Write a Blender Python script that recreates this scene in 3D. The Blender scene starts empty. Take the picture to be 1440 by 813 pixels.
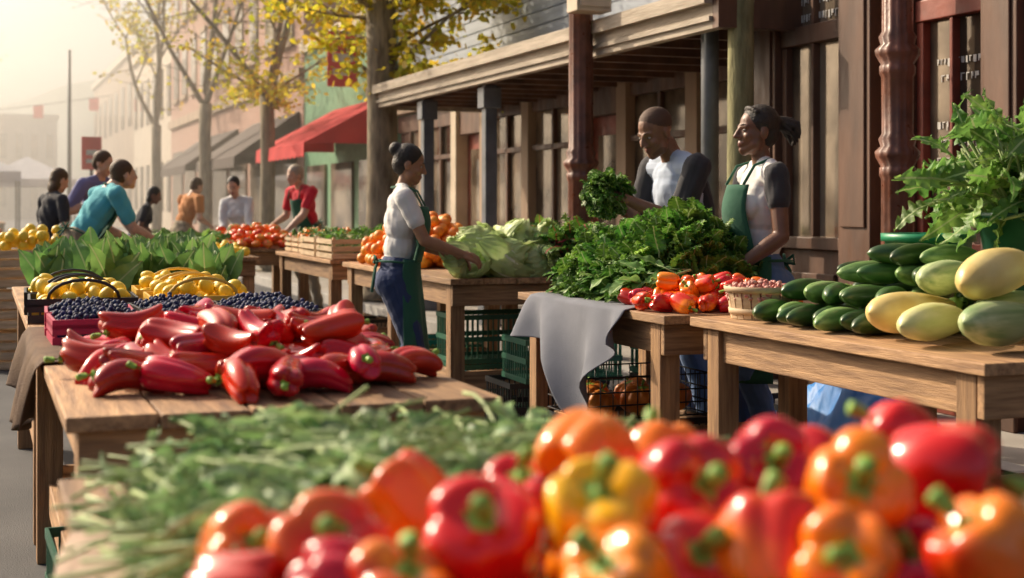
import bpy, bmesh, math, random
import numpy as np
from mathutils import Vector, Matrix, Euler
random.seed(11); RNG=np.random.default_rng(5)
R=random.uniform
scene=bpy.context.scene
# World frame: x = across the street (to the right), y = along the street, z up. metres.
# ------------------------------------------------------------------ materials
def M(name,col,rough=.6,col2=None,scale=8,bump=0,bscale=40,coat=0,spec=.5,trans=0,metal=0,rv=0,rh=0,
      stretch=(1,1,1),detail=4,sheen=0,lo=.35,hi=.65,bstretch=None,sss=0,rvar=0):
    m=bpy.data.materials.new(name); m.use_nodes=True; nt=m.node_tree; N=nt.nodes; Lk=nt.links
    b=N['Principled BSDF']; out=N['Material Output']
    tc=N.new('ShaderNodeTexCoord'); oi=N.new('ShaderNodeObjectInfo'); ge=N.new('ShaderNodeNewGeometry')
    ad=N.new('ShaderNodeMath'); ad.operation='ADD'
    Lk.new(oi.outputs['Random'],ad.inputs[0]); Lk.new(ge.outputs['Random Per Island'],ad.inputs[1])
    fr=N.new('ShaderNodeMath'); fr.operation='FRACT'; Lk.new(ad.outputs[0],fr.inputs[0])
    sc=N.new('ShaderNodeMath'); sc.operation='MULTIPLY'; sc.inputs[1].default_value=17.0; Lk.new(fr.outputs[0],sc.inputs[0])
    va=N.new('ShaderNodeVectorMath'); va.operation='ADD'
    Lk.new(tc.outputs['Object'],va.inputs[0])
    if rv or rh: Lk.new(sc.outputs[0],va.inputs[1])
    mp=N.new('ShaderNodeMapping'); mp.inputs['Scale'].default_value=stretch; Lk.new(va.outputs[0],mp.inputs[0])
    nz=N.new('ShaderNodeTexNoise'); nz.inputs['Scale'].default_value=scale; nz.inputs['Detail'].default_value=detail
    Lk.new(mp.outputs[0],nz.inputs['Vector'])
    if col2 is None: col2=tuple(c*.75 for c in col)
    cr=N.new('ShaderNodeValToRGB'); e=cr.color_ramp.elements
    e[0].position=lo; e[0].color=(*col2,1); e[1].position=hi; e[1].color=(*col,1)
    Lk.new(nz.outputs['Fac'],cr.inputs[0]); cs=cr.outputs[0]
    if rv or rh:
        hs=N.new('ShaderNodeHueSaturation'); Lk.new(cs,hs.inputs['Color'])
        mr=N.new('ShaderNodeMapRange'); mr.inputs[3].default_value=1-rv; mr.inputs[4].default_value=1+rv
        Lk.new(fr.outputs[0],mr.inputs[0]); Lk.new(mr.outputs[0],hs.inputs['Value'])
        f2=N.new('ShaderNodeMath'); f2.operation='MULTIPLY'; f2.inputs[1].default_value=7.31; Lk.new(fr.outputs[0],f2.inputs[0])
        f3=N.new('ShaderNodeMath'); f3.operation='FRACT'; Lk.new(f2.outputs[0],f3.inputs[0])
        m2=N.new('ShaderNodeMapRange'); m2.inputs[3].default_value=.5-rh; m2.inputs[4].default_value=.5+rh
        Lk.new(f3.outputs[0],m2.inputs[0]); Lk.new(m2.outputs[0],hs.inputs['Hue']); cs=hs.outputs[0]
    Lk.new(cs,b.inputs['Base Color'])
    b.inputs['Roughness'].default_value=rough; b.inputs['Metallic'].default_value=metal
    if rvar:
        n3=N.new('ShaderNodeTexNoise'); n3.inputs['Scale'].default_value=scale*2.3; Lk.new(mp.outputs[0],n3.inputs['Vector'])
        m3=N.new('ShaderNodeMapRange'); m3.inputs[1].default_value=.3; m3.inputs[2].default_value=.7; m3.inputs[3].default_value=rough-rvar*.5; m3.inputs[4].default_value=rough+rvar
        Lk.new(n3.outputs['Fac'],m3.inputs[0]); Lk.new(m3.outputs[0],b.inputs['Roughness'])
    b.inputs['Specular IOR Level'].default_value=spec
    b.inputs['Coat Weight'].default_value=coat; b.inputs['Coat Roughness'].default_value=.1
    if sheen: b.inputs['Sheen Weight'].default_value=sheen
    if sss:
        b.inputs['Subsurface Weight'].default_value=sss; b.inputs['Subsurface Scale'].default_value=.01
    if bump:
        n2=N.new('ShaderNodeTexNoise'); n2.inputs['Scale'].default_value=bscale; n2.inputs['Detail'].default_value=5
        if bstretch:
            mb=N.new('ShaderNodeMapping'); mb.inputs['Scale'].default_value=bstretch; Lk.new(va.outputs[0],mb.inputs[0]); Lk.new(mb.outputs[0],n2.inputs['Vector'])
        else: Lk.new(mp.outputs[0],n2.inputs['Vector'])
        bp=N.new('ShaderNodeBump'); bp.inputs['Strength'].default_value=bump; bp.inputs['Distance'].default_value=.01
        Lk.new(n2.outputs['Fac'],bp.inputs['Height']); Lk.new(bp.outputs[0],b.inputs['Normal'])
    if trans:
        tb=N.new('ShaderNodeBsdfTranslucent'); Lk.new(cs,tb.inputs['Color'])
        mx=N.new('ShaderNodeMixShader'); mx.inputs[0].default_value=trans
        Lk.new(b.outputs[0],mx.inputs[1]); Lk.new(tb.outputs[0],mx.inputs[2]); Lk.new(mx.outputs[0],out.inputs['Surface'])
    return m
WL=(.46,.27,.13); WD=(.19,.1,.048)
wood_y=M('wood_along',WL,.7,WD,6,.4,30,rv=.3,stretch=(9,.7,9),lo=.3,hi=.68)
wood_x=M('wood_across',WL,.7,WD,6,.4,30,rv=.28,stretch=(.7,9,9),lo=.3,hi=.68)
wood_z=M('wood_upright',(.42,.24,.11),.7,(.19,.1,.048),6,.4,30,rv=.28,stretch=(9,9,.7),lo=.3,hi=.7)
wood_pale=M('pale_slat_wood',(.66,.5,.32),.7,(.48,.34,.2),6,.2,30,rv=.15,stretch=(1,1,8))
asphalt=M('asphalt',(.085,.083,.085),.85,(.05,.05,.053),1.3,.5,160,detail=8)
concrete=M('concrete',(.38,.35,.31),.85,(.25,.23,.2),2,.3,60,detail=8)
red_pep=M('red_pepper_skin',(.62,.008,.006),.2,(.36,.004,.006),7,.06,14,coat=.15,rv=.25,rh=.01,rvar=.08)
bell_red=M('bell_red_skin',(.74,.014,.010),.18,(.5,.006,.01),6,.05,12,coat=.3,rv=.15,rh=.01,sss=.04,rvar=.06)
bell_or=M('bell_orange_skin',(.95,.3,.006),.18,(.88,.15,.006),9,.05,12,coat=.3,rv=.06,rh=.008,sss=.04,rvar=.06)
bell_ye=M('bell_yellow_skin',(.98,.55,.008),.18,(.95,.40,.006),9,.05,12,coat=.3,rv=.03,sss=.04,rvar=.06)
bell_mix=M('bell_blush_skin',(.95,.24,.01),.18,(.72,.03,.008),11,.05,12,coat=.3,rv=.1,lo=.42,hi=.62,sss=.04,rvar=.06)
stem_g=M('green_stem',(.3,.5,.07),.5,(.17,.34,.04),20)
kale_m=M('kale_leaf',(.19,.37,.05),.5,(.07,.19,.025),22,.6,80,trans=.32,rv=.4,rh=.02)
collard_m=M('collard_leaf',(.2,.37,.1),.45,(.12,.26,.06),10,.3,40,trans=.32,rv=.25,rh=.015)
dandy_m=M('dandelion_leaf',(.3,.44,.2),.5,(.15,.29,.1),12,.3,50,trans=.35,rv=.45,rh=.02)
chard_m=M('chard_leaf',(.24,.4,.09),.5,(.12,.26,.05),14,.4,50,trans=.4,rv=.3,rh=.02)
rib_m=M('leaf_rib',(.45,.55,.25),.5,(.34,.44,.18),10,trans=.2)
rib_red=M('red_chard_rib',(.6,.06,.1),.5,(.4,.04,.07),10,trans=.2)
cabb_m=M('cabbage_leaf',(.58,.68,.32),.45,(.4,.54,.18),9,.8,28,trans=.25,rv=.15,rh=.015)
cabb_rib=M('cabbage_rib',(.74,.8,.58),.5)
zuk_m=M('zucchini_skin',(.05,.13,.025),.34,(.02,.06,.014),26,.15,30,coat=.12,rv=.4,rh=.01,stretch=(1,1,.4),rvar=.12)
zukl_m=M('striped_zucchini_skin',(.24,.38,.12),.38,(.08,.18,.04),30,.15,30,coat=.1,rv=.15,stretch=(1.6,1.6,.15),rvar=.12)
sq_y=M('yellow_squash_skin',(.78,.64,.28),.45,(.68,.5,.17),9,.2,20,coat=.05,rv=.06,rvar=.12)
sq_p=M('pale_squash_skin',(.7,.68,.34),.45,(.55,.58,.22),18,.2,20,coat=.05,rv=.06,stretch=(1.5,1.5,.25),rvar=.12)
sq_g=M('green_squash_skin',(.5,.58,.3),.45,(.22,.34,.13),22,.2,20,coat=.05,rv=.08,stretch=(1.6,1.6,.12),rvar=.12)
orange_m=M('orange_fruit_skin',(.9,.34,.03),.4,(.82,.22,.02),14,.2,160,rv=.1,rh=.012)
tomato_m=M('heirloom_tomato_skin',(.9,.26,.03),.25,(.8,.12,.02),9,coat=.3,rv=.12,rh=.02)
lemon_m=M('lemon_skin',(.92,.66,.05),.4,(.85,.55,.03),14,.3,120,rv=.06)
blue_m=M('blueberry_skin',(.04,.055,.14),.6,(.018,.02,.06),60,rv=.4,rh=.02,spec=.3)
pumpkin_m=M('pumpkin_skin',(.78,.26,.03),.45,(.62,.17,.02),12,.1,30,rv=.1)
bean_m=M('cranberry_bean_skin',(.6,.35,.28),.5,(.4,.08,.07),60,rv=.2)
cloth_grey=M('grey_cloth',(.18,.19,.225),.95,(.14,.15,.18),5,.25,220,sheen=.05)
burlap=M('burlap_cloth',(.6,.44,.33),.95,(.46,.32,.23),8,.6,300,sheen=.2)
burlap_d=M('brown_cloth',(.16,.1,.06),.95,(.1,.06,.04),8,.6,200)
tarp_blue=M('blue_tarp_sheet',(.02,.25,.7),.5,(.02,.17,.55),4,.3,12)
pl_green=M('green_plastic',(.02,.12,.07),.45)
pl_black=M('black_plastic',(.02,.02,.022),.4)
pl_pink=M('pink_plastic',(.6,.03,.1),.4)
pl_yel=M('yellow_plastic',(.8,.5,.08),.4)
pl_teal=M('teal_plastic',(.02,.35,.36),.4)
metal_w=M('dark_wire',(.05,.05,.05),.4,metal=.8)
brown_w=M('storefront_brown_paint',(.15,.075,.045),.5,(.075,.038,.024),5,.25,20,stretch=(1,1,.3),rvar=.2)
dkred_w=M('storefront_red_paint',(.28,.06,.035),.45,(.16,.035,.022),5,.25,20,rvar=.2)
grey_post=M('grey_post_paint',(.15,.16,.18),.5,(.1,.11,.12),6,.2,30)
cream_w=M('cream_trim',(.62,.52,.4),.6,(.5,.41,.3),4,.1,20)
beam_m=M('weathered_beam',(.44,.37,.29),.7,(.28,.23,.17),4,.4,20,stretch=(3,.5,6),rv=.1)
tan_w=M('tan_facade',(.42,.3,.2),.7,(.3,.2,.13),2,.2,30,stretch=(1,1,.3))
siding=M('blue_grey_siding',(.34,.38,.43),.6,(.27,.3,.34),3,.2,12,stretch=(.4,.4,6))
glass=M('window_glass',(.34,.27,.2),.07,(.1,.075,.055),1.6,metal=.4,lo=.4,hi=.6)  # warm mottled tone and part metal put bright street reflections into the glass colour
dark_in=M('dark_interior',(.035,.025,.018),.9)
chalk=M('chalk_lettering',(.65,.63,.6),.9)
roof_m=M('metal_roof',(.3,.3,.31),.5)
iron_red=M('cast_iron_brown_paint',(.2,.075,.045),.36,(.1,.04,.025),8,.2,30,rvar=.2)
green_wall=M('green_painted_wall',(.15,.32,.17),.7)
awn_red=M('red_awning_canvas',(.7,.05,.05),.85,(.6,.035,.04),3,trans=.2)
awn_br=M('brown_awning_canvas',(.07,.045,.035),.85)
bark=M('tree_bark',(.34,.28,.19),.9,(.15,.12,.08),5,.9,25,stretch=(3,3,.7),detail=8)
bark_g=M('mossy_bark',(.32,.3,.15),.9,(.14,.13,.06),5,.9,25,stretch=(3,3,.7),detail=8)
leaf_y=M('spring_leaf',(.75,.56,.05),.6,(.45,.46,.05),3,trans=.55,rv=.3,rh=.03)
def brick(name,c1,c2,mort):
    m=bpy.data.materials.new(name); m.use_nodes=True; nt=m.node_tree; N=nt.nodes; L=nt.links
    tc=N.new('ShaderNodeTexCoord'); sx=N.new('ShaderNodeSeparateXYZ'); cb=N.new('ShaderNodeCombineXYZ')
    L.new(tc.outputs['Object'],sx.inputs[0]); 
    a=N.new('ShaderNodeMath'); a.operation='ADD'; L.new(sx.outputs[0],a.inputs[0]); L.new(sx.outputs[1],a.inputs[1])
    L.new(a.outputs[0],cb.inputs[0]); L.new(sx.outputs[2],cb.inputs[1])
    b=N.new('ShaderNodeTexBrick'); L.new(cb.outputs[0],b.inputs['Vector']); b.inputs['Scale'].default_value=4
    b.inputs['Color1'].default_value=(*c1,1); b.inputs['Color2'].default_value=(*c2,1); b.inputs['Mortar'].default_value=(*mort,1)
    b.inputs['Mortar Size'].default_value=.02
    L.new(b.outputs[0],N['Principled BSDF'].inputs['Base Color']); N['Principled BSDF'].inputs['Roughness'].default_value=.85
    return m
brick_m=brick('red_brick',(.45,.24,.17),(.37,.18,.12),(.45,.38,.32))

# ------------------------------------------------------------------ mesh helpers
def empty(name,loc=(0,0,0),rot=0,scale=1):
    e=bpy.data.objects.new(name,None); scene.collection.objects.link(e)
    e.location=loc; e.rotation_euler=(0,0,rot); e.scale=(scale,)*3; e.empty_display_size=.1; return e
def mk(name,verts,faces,mats,midx=None,smooth=True,parent=None,loc=None):
    me=bpy.data.meshes.new(name)
    me.from_pydata(verts.tolist() if hasattr(verts,'tolist') else verts,[],faces.tolist() if hasattr(faces,'tolist') else faces)
    for m in mats: me.materials.append(m)
    if midx is not None: me.polygons.foreach_set('material_index',np.asarray(midx,dtype=np.int32))
    me.polygons.foreach_set('use_smooth',np.full(len(me.polygons),smooth))
    me.update()
    o=bpy.data.objects.new(name,me); scene.collection.objects.link(o)
    if parent: o.parent=parent
    if loc is not None: o.location=loc
    return o
class Boxes:
    def __init__(s): s.v=[]; s.f=[]; s.m=[]
    def add(s,x0,x1,y0,y1,z0,z1,mi=0,T=None):
        n=len(s.v)
        c=[Vector((x,y,z)) for z in(z0,z1) for y in(y0,y1) for x in(x0,x1)]
        if T is not None: c=[T@p for p in c]
        s.v+=[tuple(p) for p in c]
        s.f+=[[n+i for i in q] for q in([0,2,3,1],[4,5,7,6],[0,1,5,4],[2,6,7,3],[0,4,6,2],[1,3,7,5])]
        s.m+=[mi]*6; return s
    def build(s,name,mats,parent=None,bevel=0,loc=None):
        o=mk(name,s.v,s.f,mats,s.m,False,parent,loc)
        if bevel:
            b=o.modifiers.new('bevel','BEVEL'); b.width=bevel; b.segments=2; b.limit_method='ANGLE'
        return o
def lathe(profile,n=24,flute=0,nf=0):
    v=[];f=[]
    for (r,z) in profile:
        for i in range(n):
            a=2*math.pi*i/n; rr=r*(1+(flute*math.cos(nf*a) if r>0 else 0)); v.append((rr*math.cos(a),rr*math.sin(a),z))
    for j in range(len(profile)-1):
        for i in range(n):
            k=(i+1)%n; f.append([j*n+i,j*n+k,(j+1)*n+k,(j+1)*n+i])
    f.append(list(range(n))[::-1]); f.append([(len(profile)-1)*n+i for i in range(n)])
    return v,f
def tube(pts,rads,n=8,cap=True):
    pts=[Vector(p) for p in pts]; v=[];f=[]
    up=Vector((0,0,1))
    for i,p in enumerate(pts):
        d=(pts[min(i+1,len(pts)-1)]-pts[max(i-1,0)]).normalized()
        a=d.cross(up)
        if a.length<.1: a=d.cross(Vector((1,0,0)))
        a.normalize(); b=d.cross(a)
        for k in range(n):
            t=2*math.pi*k/n; v.append(tuple(p+(a*math.cos(t)+b*math.sin(t))*rads[i]))
    for j in range(len(pts)-1):
        for i in range(n):
            k=(i+1)%n; f.append([j*n+i,j*n+k,(j+1)*n+k,(j+1)*n+i])
    if cap: f.append(list(range(n))[::-1]); f.append([(len(pts)-1)*n+i for i in range(n)])
    return v,f
def join(parts):
    V=[];F=[];Mi=[]
    for v,f,m in parts:
        n=len(V); V+=[tuple(p) for p in v]; F+=[[i+n for i in q] for q in f]
        Mi+=(list(m) if hasattr(m,'__len__') else [m]*len(f))
    return V,F,Mi
def inst(name,temps,mats4,mats,parent=None,choice=None,smooth=True,loc=None):
    V=[];F=[];Mi=[];off=0
    tt=[(np.array(v,float),f,m) for v,f,m in temps]
    for i,T in enumerate(mats4):
        k=choice[i] if choice else random.randrange(len(tt))
        v,f,m=tt[k]; T=np.array(T)
        V.append(v@T[:3,:3].T+T[:3,3]); F+=[[q+off for q in ff] for ff in f]; Mi+=m; off+=len(v)
    return mk(name,np.concatenate(V),F,mats,Mi,smooth,parent,loc)
def frame(pos,fwd,nrm,s=1):
    y=Vector(fwd).normalized(); z=Vector(nrm); z=(z-y*z.dot(y))
    if z.length<1e-3: z=Vector((1,0,0))-y*y.x
    z.normalize(); x=y.cross(z)
    T=Matrix.Identity(4)
    for i in range(3): T[i][0]=x[i]*s; T[i][1]=y[i]*s; T[i][2]=z[i]*s; T[i][3]=pos[i]
    return T
def drop(n,x0,x1,y0,y1,zb,r,zmax=9,tries=30,pull=0,ell=True):
    P=[]; cx,cy=(x0+x1)/2,(y0+y1)/2; hx,hy=(x1-x0)/2,(y1-y0)/2
    for i in range(n):
        best=None
        for t in range(tries):
            x,y=R(x0,x1),R(y0,y1); q=((x-cx)/hx)**2+((y-cy)/hy)**2
            if ell and q>1.15: continue
            z=zb+r
            for p in P:
                d2=(x-p[0])**2+(y-p[1])**2
                if d2<4*r*r: z=max(z,p[2]+math.sqrt(4*r*r-d2))
            sc=z+pull*q
            if best is None or sc<best[0]: best=(sc,x,y,z)
        if best and best[3]<zmax: P.append(best[1:])
    return P
# ------------------------------------------------------------------ produce templates
def pepper(Rr,H,lobes=4,taper=.2,groove=.16,bend=0,dim=.28,pw=.62,seed=0,stem=.03,n=40,nt=22,cal=1.0):
    rn=random.Random(seed); ph=rn.uniform(0,6); amp=[rn.uniform(.85,1.1) for _ in range(lobes)]
    v=[];f=[]
    for j in range(nt+1):
        phi=math.pi*j/nt; s=math.sin(phi); c=math.cos(phi)
        for i in range(n):
            a=2*math.pi*i/n
            g=1-groove*(1-abs(math.cos(lobes*a/2+.25*math.sin(a+ph))))**2*min(1,s*1.6)
            li=amp[int((a/(2*math.pi)*lobes+.5))%lobes]
            w=abs(math.cos(lobes*a/2)); g*=1+(li-1)*w
            r=Rr*(max(s,0)**pw)*g*(1-taper*(1-c)/2)*(1+.035*math.sin(3.1*c+a*2+ph))
            z=H/2*(abs(c)**.8)*(1 if c>0 else -1)
            rr=r/Rr
            if c>0: z-=dim*H*.5*math.exp(-(rr/.42)**2)+.06*H*(1-w)*math.exp(-((rr-.55)/.3)**2)
            else: z+=.12*H*math.exp(-(rr/.3)**2)-.05*H*w*math.exp(-((rr-.5)/.3)**2)
            v.append((r*math.cos(a)+bend*z*z/H,r*math.sin(a),z))
    for j in range(nt):
        for i in range(n):
            k=(i+1)%n; f.append([j*n+i,(j+1)*n+i,(j+1)*n+k,j*n+k])
    z0=H/2-dim*H*.5
    sv,sf=tube([(0,0,z0-.004),(0,0,z0+.004),(.002,0,z0+stem*.5),(.006,.003,z0+stem*.9),(.008,.004,z0+stem)],[.0095*cal,.0065*cal,.0058*cal,.0075*cal,.0068*cal],10)
    cv=[(0,0,z0+.005)];cf=[]
    for i in range(20):
        a=2*math.pi*i/20; rr=(.0095 if i%4 else .0135)*cal*Rr/.045
        cv.append((rr*math.cos(a),rr*math.sin(a),z0+.0025+.1*rr))
    for i in range(20): cf.append([0,1+i,1+(i+1)%20])
    return join([(v,f,0),(sv,sf,1),(cv,cf,1)])
bells=[pepper(.05,.092,l,t,.2,b,.34,.55,seed=sd,stem=.034,cal=1.15) for sd,(l,t,b) in enumerate([(4,.15,0),(3,.22,.3),(4,.25,-.3),(3,.12,.2)])]
longs=[pepper(.047,.178,l,t,.18,b,.16,.5,seed=sd+9,stem=.04,cal=1.1) for sd,(l,t,b) in enumerate([(3,.42,.8),(4,.32,-.6),(3,.3,.6),(3,.48,-1.0),(4,.26,.3)])]
def mesh_from(name,t,mats):
    me=bpy.data.meshes.new(name); me.from_pydata(t[0],[],t[1])
    for m in mats: me.materials.append(m)
    me.polygons.foreach_set('material_index',np.array(t[2],dtype=np.int32)); me.polygons.foreach_set('use_smooth',np.full(len(t[1]),True)); me.update(); return me
BM={k:[mesh_from('bell_'+k,t,[m,stem_g]) for t in bells] for k,m in dict(r=bell_red,o=bell_or,y=bell_ye,m=bell_mix).items()}
LM=[mesh_from('long_pepper',t,[red_pep,stem_g]) for t in longs]
def put(me,name,parent,loc,rot,s=1):
    o=bpy.data.objects.new(name,me); scene.collection.objects.link(o); o.parent=parent; o.location=loc
    if isinstance(rot,Matrix): o.rotation_euler=rot.to_euler()
    else: o.rotation_euler=rot
    o.scale=(s,)*3 if not hasattr(s,'__len__') else s
    return o
def aim(d,roll=0):
    return (Vector(d).normalized().to_track_quat('Z','Y').to_matrix()@Matrix.Rotation(roll,3,'Z'))
def leaf(L,Wd,nl=10,ruf=.0,fr=4,droop=.0,cup=.0,lobes=0,stem=.2,pk=.8,ph=0,lob=.5,curl=0,cols=(-1,-.75,-.4,-.06,.06,.4,.75,1),wp=.75,jit=0):
    v=[];f=[];m=[]; nc=len(cols)
    for j in range(nl+1):
        t=j/nl; w=Wd*max(.03,math.sin(math.pi*min(.999,max(.02,t))**pk))**wp
        if lobes: w*=1-lob*(.5+.5*math.cos(lobes*2*math.pi*t+.5))
        for s in cols:
            ww=w if abs(s)>.13 else Wd
            x=s*ww*(1-.0*t)+R(-jit,jit)*abs(s); z=ruf*abs(s)**1.6*math.sin(fr*2*math.pi*t+ph+(2 if s>0 else 0)+s*1.5)+cup*abs(s)**2*w-droop*t*t*L+curl*math.sin(ph+t*4)*.1*L+R(-jit,jit)
            y=t*L*(1-.25*droop*t)
            y+=.4*ruf*abs(s)*math.cos(fr*2*math.pi*t*1.3+ph)
            x+=curl*.15*L*math.sin(ph*2+t*3)
            v.append((x,y,z))
    for j in range(nl):
        for i in range(nc-1):
            a=j*nc+i; f.append([a,a+1,a+nc+1,a+nc]); m.append(1 if i==nc//2-1 else 0)
    if stem:
        sv,sf=tube([(curl*.15*L*math.sin(ph*2),-stem,0),(curl*.15*L*math.sin(ph*2),.02*L,0),(v[3*nc+nc//2][0],.3*L,v[3*nc+nc//2][2]-.001)],[.004*Wd/.04+.0015,.003*Wd/.04+.001,.001],5)
        n=len(v); v+=sv; f+=[[q+n for q in ff] for ff in sf]; m+=[1]*len(sf)
    return v,f,m
kale_t=[leaf(R(.15,.2),R(.055,.075),20,R(.018,.028),R(6,9),R(.1,.6),-.1,0,.07,.75,R(0,6),curl=.5,wp=.5,jit=.005) for _ in range(8)]
coll_t=[leaf(R(.2,.26),R(.055,.075),12,.010,2.5,R(.1,.5),.25,0,.16,.7,R(0,6),jit=.002) for _ in range(6)]
dand_t=[leaf(R(.18,.28),R(.015,.026),20,.008,3,R(-.3,.6),.1,R(4,7),.1,.55,R(0,6),.6,curl=1.6,cols=(-1,-.5,-.10,.10,.5,1),jit=.002) for _ in range(12)]
dstem_t=[]
for _ in range(5):
    c1,c2=R(-.06,.06),R(-.05,.05); v_,f_=tube([(c1*t*t,t*.3-.1,c2*t*(1-t)*4+.0) for t in(0,.2,.4,.6,.8,1)],[.0038,.0036,.0033,.003,.0025,.0015],5); dstem_t.append((v_,f_,[1]*len(f_)))
chard_t=[leaf(R(.16,.22),R(.05,.07),18,.016,4,R(.2,.8),.2,R(3,4.5),.12,.6,R(0,6),.5,jit=.003) for _ in range(7)]
def lathe_axis(profile,bend=0,n=20,ribs=0,amp=0):
    v,f=lathe(profile,n,amp,ribs); v=[(x+bend*z*z,y,z) for x,y,z in v]; return v,f
def squash(Rr,L,t1=.6,t2=.95,bend=.6,ribs=0,amp=0,stem=True):
    prof=[];n=18
    for j in range(n+1):
        t=j/n; s=math.sin(math.pi*t)**.5 if 0<t<1 else 0.02
        r=Rr*s*(t1+(t2-t1)*(1-t)**1.0); prof.append((max(r,.001),-L/2+L*t))
    v,f=lathe_axis(prof,bend,24,ribs,amp)
    zt=L/2; x=bend*zt*zt
    parts=[(v,f,0)]
    if stem:
        sv,sf=tube([(x*.95,0,zt-.012),(x,0,zt+.012),(x+.003,0,zt+.03)],[Rr*.36,Rr*.24,Rr*.3],6); parts.append((sv,sf,1))
    return join(parts)

# ------------------------------------------------------------------ tables and crates
def table(name,x0,x1,y0,y1,h=.85,low=True,th=.035):
    b=Boxes(); n=max(3,round((x1-x0)/.2)); w=(x1-x0)/n
    for i in range(n):
        b.add(x0+i*w+.003,x0+(i+1)*w-.003,y0+R(-.014,.014),y1+R(-.012,.012),h-th+R(-.002,0),h-R(0,.003),0)
    a=.05; 
    for x in(x0+a,x1-a-.03): b.add(x,x+.03,y0+a+.09,y1-a-.09,h-th-.13,h-th-.004,0)
    for y in(y0+a,y1-a-.03): b.add(x0+a-.02,x1-a+.02,y-.002,y+.03,h-th-.13,h-th-.004,1)
    for x in(x0+a-.02,x1-a-.07):
        for y in(y0+a+.034,y1-a-.124): b.add(x,x+.09,y,y+.09,0,h-th-.005,2)
    if low:
        b.add(x0+a+.02,x0+a+.05,y0+a+.125,y1-a-.125,.18,.29,0); b.add(x1-a-.05,x1-a-.02,y0+a+.125,y1-a-.125,.18,.29,0)
        b.add(x0+a+.072,x1-a-.072,y1-a-.1,y1-a-.07,.18,.29,1); b.add(x0+a+.072,x1-a-.072,y0+a+.06,y0+a+.09,.18,.29,1)
    return b.build(name,[wood_y,wood_x,wood_z],bevel=.004)
def crate(name,x,y,z,w,d,h,mat,rot=0,slat=3,parent=None):
    b=Boxes(); t=.012; g=h/slat
    for i in range(slat):
        z0=i*g+.006; z1=(i+1)*g-.012
        b.add(-w/2,w/2,-d/2,-d/2+t,z0,z1); b.add(-w/2,w/2,d/2-t,d/2,z0,z1)
        b.add(-w/2,-w/2+t,-d/2+t+.001,d/2-t-.001,z0,z1); b.add(w/2-t,w/2,-d/2+t+.001,d/2-t-.001,z0,z1)
    for sx in(-1,1):
        for sy in(-1,1): b.add(sx*(w/2-t-.012)-.011,sx*(w/2-t-.012)+.011,sy*(d/2-t-.012)-.011,sy*(d/2-t-.012)+.011,0,h+.004)
    b.add(-w/2+t,w/2-t,-d/2+t,d/2-t,.001,.012)
    o=b.build(name,[mat],parent); o.location=(x,y,z); o.rotation_euler=(0,0,rot); return o
def plastic_crate(name,x,y,z,w,d,h,mat,rot=0,parent=None):
    b=Boxes(); t=.01
    for zz in(0,h*.45,h-.03): 
        for s in(-1,1):
            b.add(-w/2,w/2,s*(d/2-t/2)-t/2,s*(d/2-t/2)+t/2,zz,zz+.03); b.add(s*(w/2-t/2)-t/2,s*(w/2-t/2)+t/2,-d/2+t,d/2-t,zz,zz+.03)
    n=int(w/.035)
    for i in range(n+1):
        xx=-w/2+t+(w-2*t)*i/n
        for s in(-1,1): b.add(xx-.004,xx+.004,s*(d/2-t/2)-t*.3,s*(d/2-t/2)+t*.3,.01,h-.01)
    n=int(d/.035)
    for i in range(1,n):
        yy=-d/2+(d)*i/n
        for s in(-1,1): b.add(s*(w/2-t/2)-t*.3,s*(w/2-t/2)+t*.3,yy-.004,yy+.004,.01,h-.01)
    b.add(-w/2+t,w/2-t,-d/2+t,d/2-t,.002,.01)
    o=b.build(name,[mat],parent); o.location=(x,y,z); o.rotation_euler=(0,0,rot); return o
TH=.85
table('wooden_market_table',.12,1.15,.7,2.42)
table('wooden_market_table',.17,1.15,3.11,5.55)
table('wooden_market_table',.17,1.15,5.6,8.1)
table('wooden_market_table',2.63,3.7,3.24,5.0)
table('wooden_market_table',2.55,3.3,5.08,6.7)
table('wooden_market_table',2.6,3.45,7.95,9.15)
table('wooden_market_table',2.6,3.45,9.25,10.6)
table('wooden_market_table',2.6,3.4,11.0,13.2)
table('wooden_market_table',2.15,3.1,13.8,15.4)
table('wooden_market_table',1.3,2.2,11.8,14.3)
# ------------------------------------------------------------------ foreground bell peppers
fp=empty('bell_pepper_pile')
for p in drop(60,.2,1.08,.85,1.46,TH+.006,.047,.955,20,ell=False):
    put(random.choice(BM[random.choice('rromrr')]),'bell_pepper',fp,p,(R(0,6),R(0,6),R(0,6)),1)
CAM=Vector((0,0,1.3))
hand=[(.256,1.453,.9375,'m',1.05,1),(.317,1.323,.973,'m',1.12,1),(.423,1.444,.981,'m',1.0,0),(.433,1.226,.991,'r',1.12,1),(.5385,1.40,.985,'r',.95,0),
(.602,1.376,1.035,'o',1.02,0),(.518,1.162,1.019,'y',1.06,1),(.728,1.457,1.0,'m',.95,0),(.639,1.223,1.0226,'r',1.08,1),(.774,1.312,1.015,'r',1.02,1),
(.761,1.124,1.033,'o',1.05,1),(.971,1.344,1.03,'r',.95,0),(.905,1.177,1.03,'r',1.1,0),(.648,1.092,.994,'m',1.0,0),(.689,1.023,.994,'o',.95,1),
(.814,1.115,.96,'r',.9,1),(.80,.98,1.0,'m',1.0,0),(.593,1.134,.966,'r',1.0,1),(.485,1.046,.985,'o',.95,0),(.874,1.381,.99,'r',1.05,0),
(.345,1.2,.95,'m',1,0),(.70,1.33,.97,'r',1,0),(.84,1.24,.96,'r',1,0),(.98,1.22,.96,'r',1,0),(.6,1.27,.95,'r',1,0)]
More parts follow.
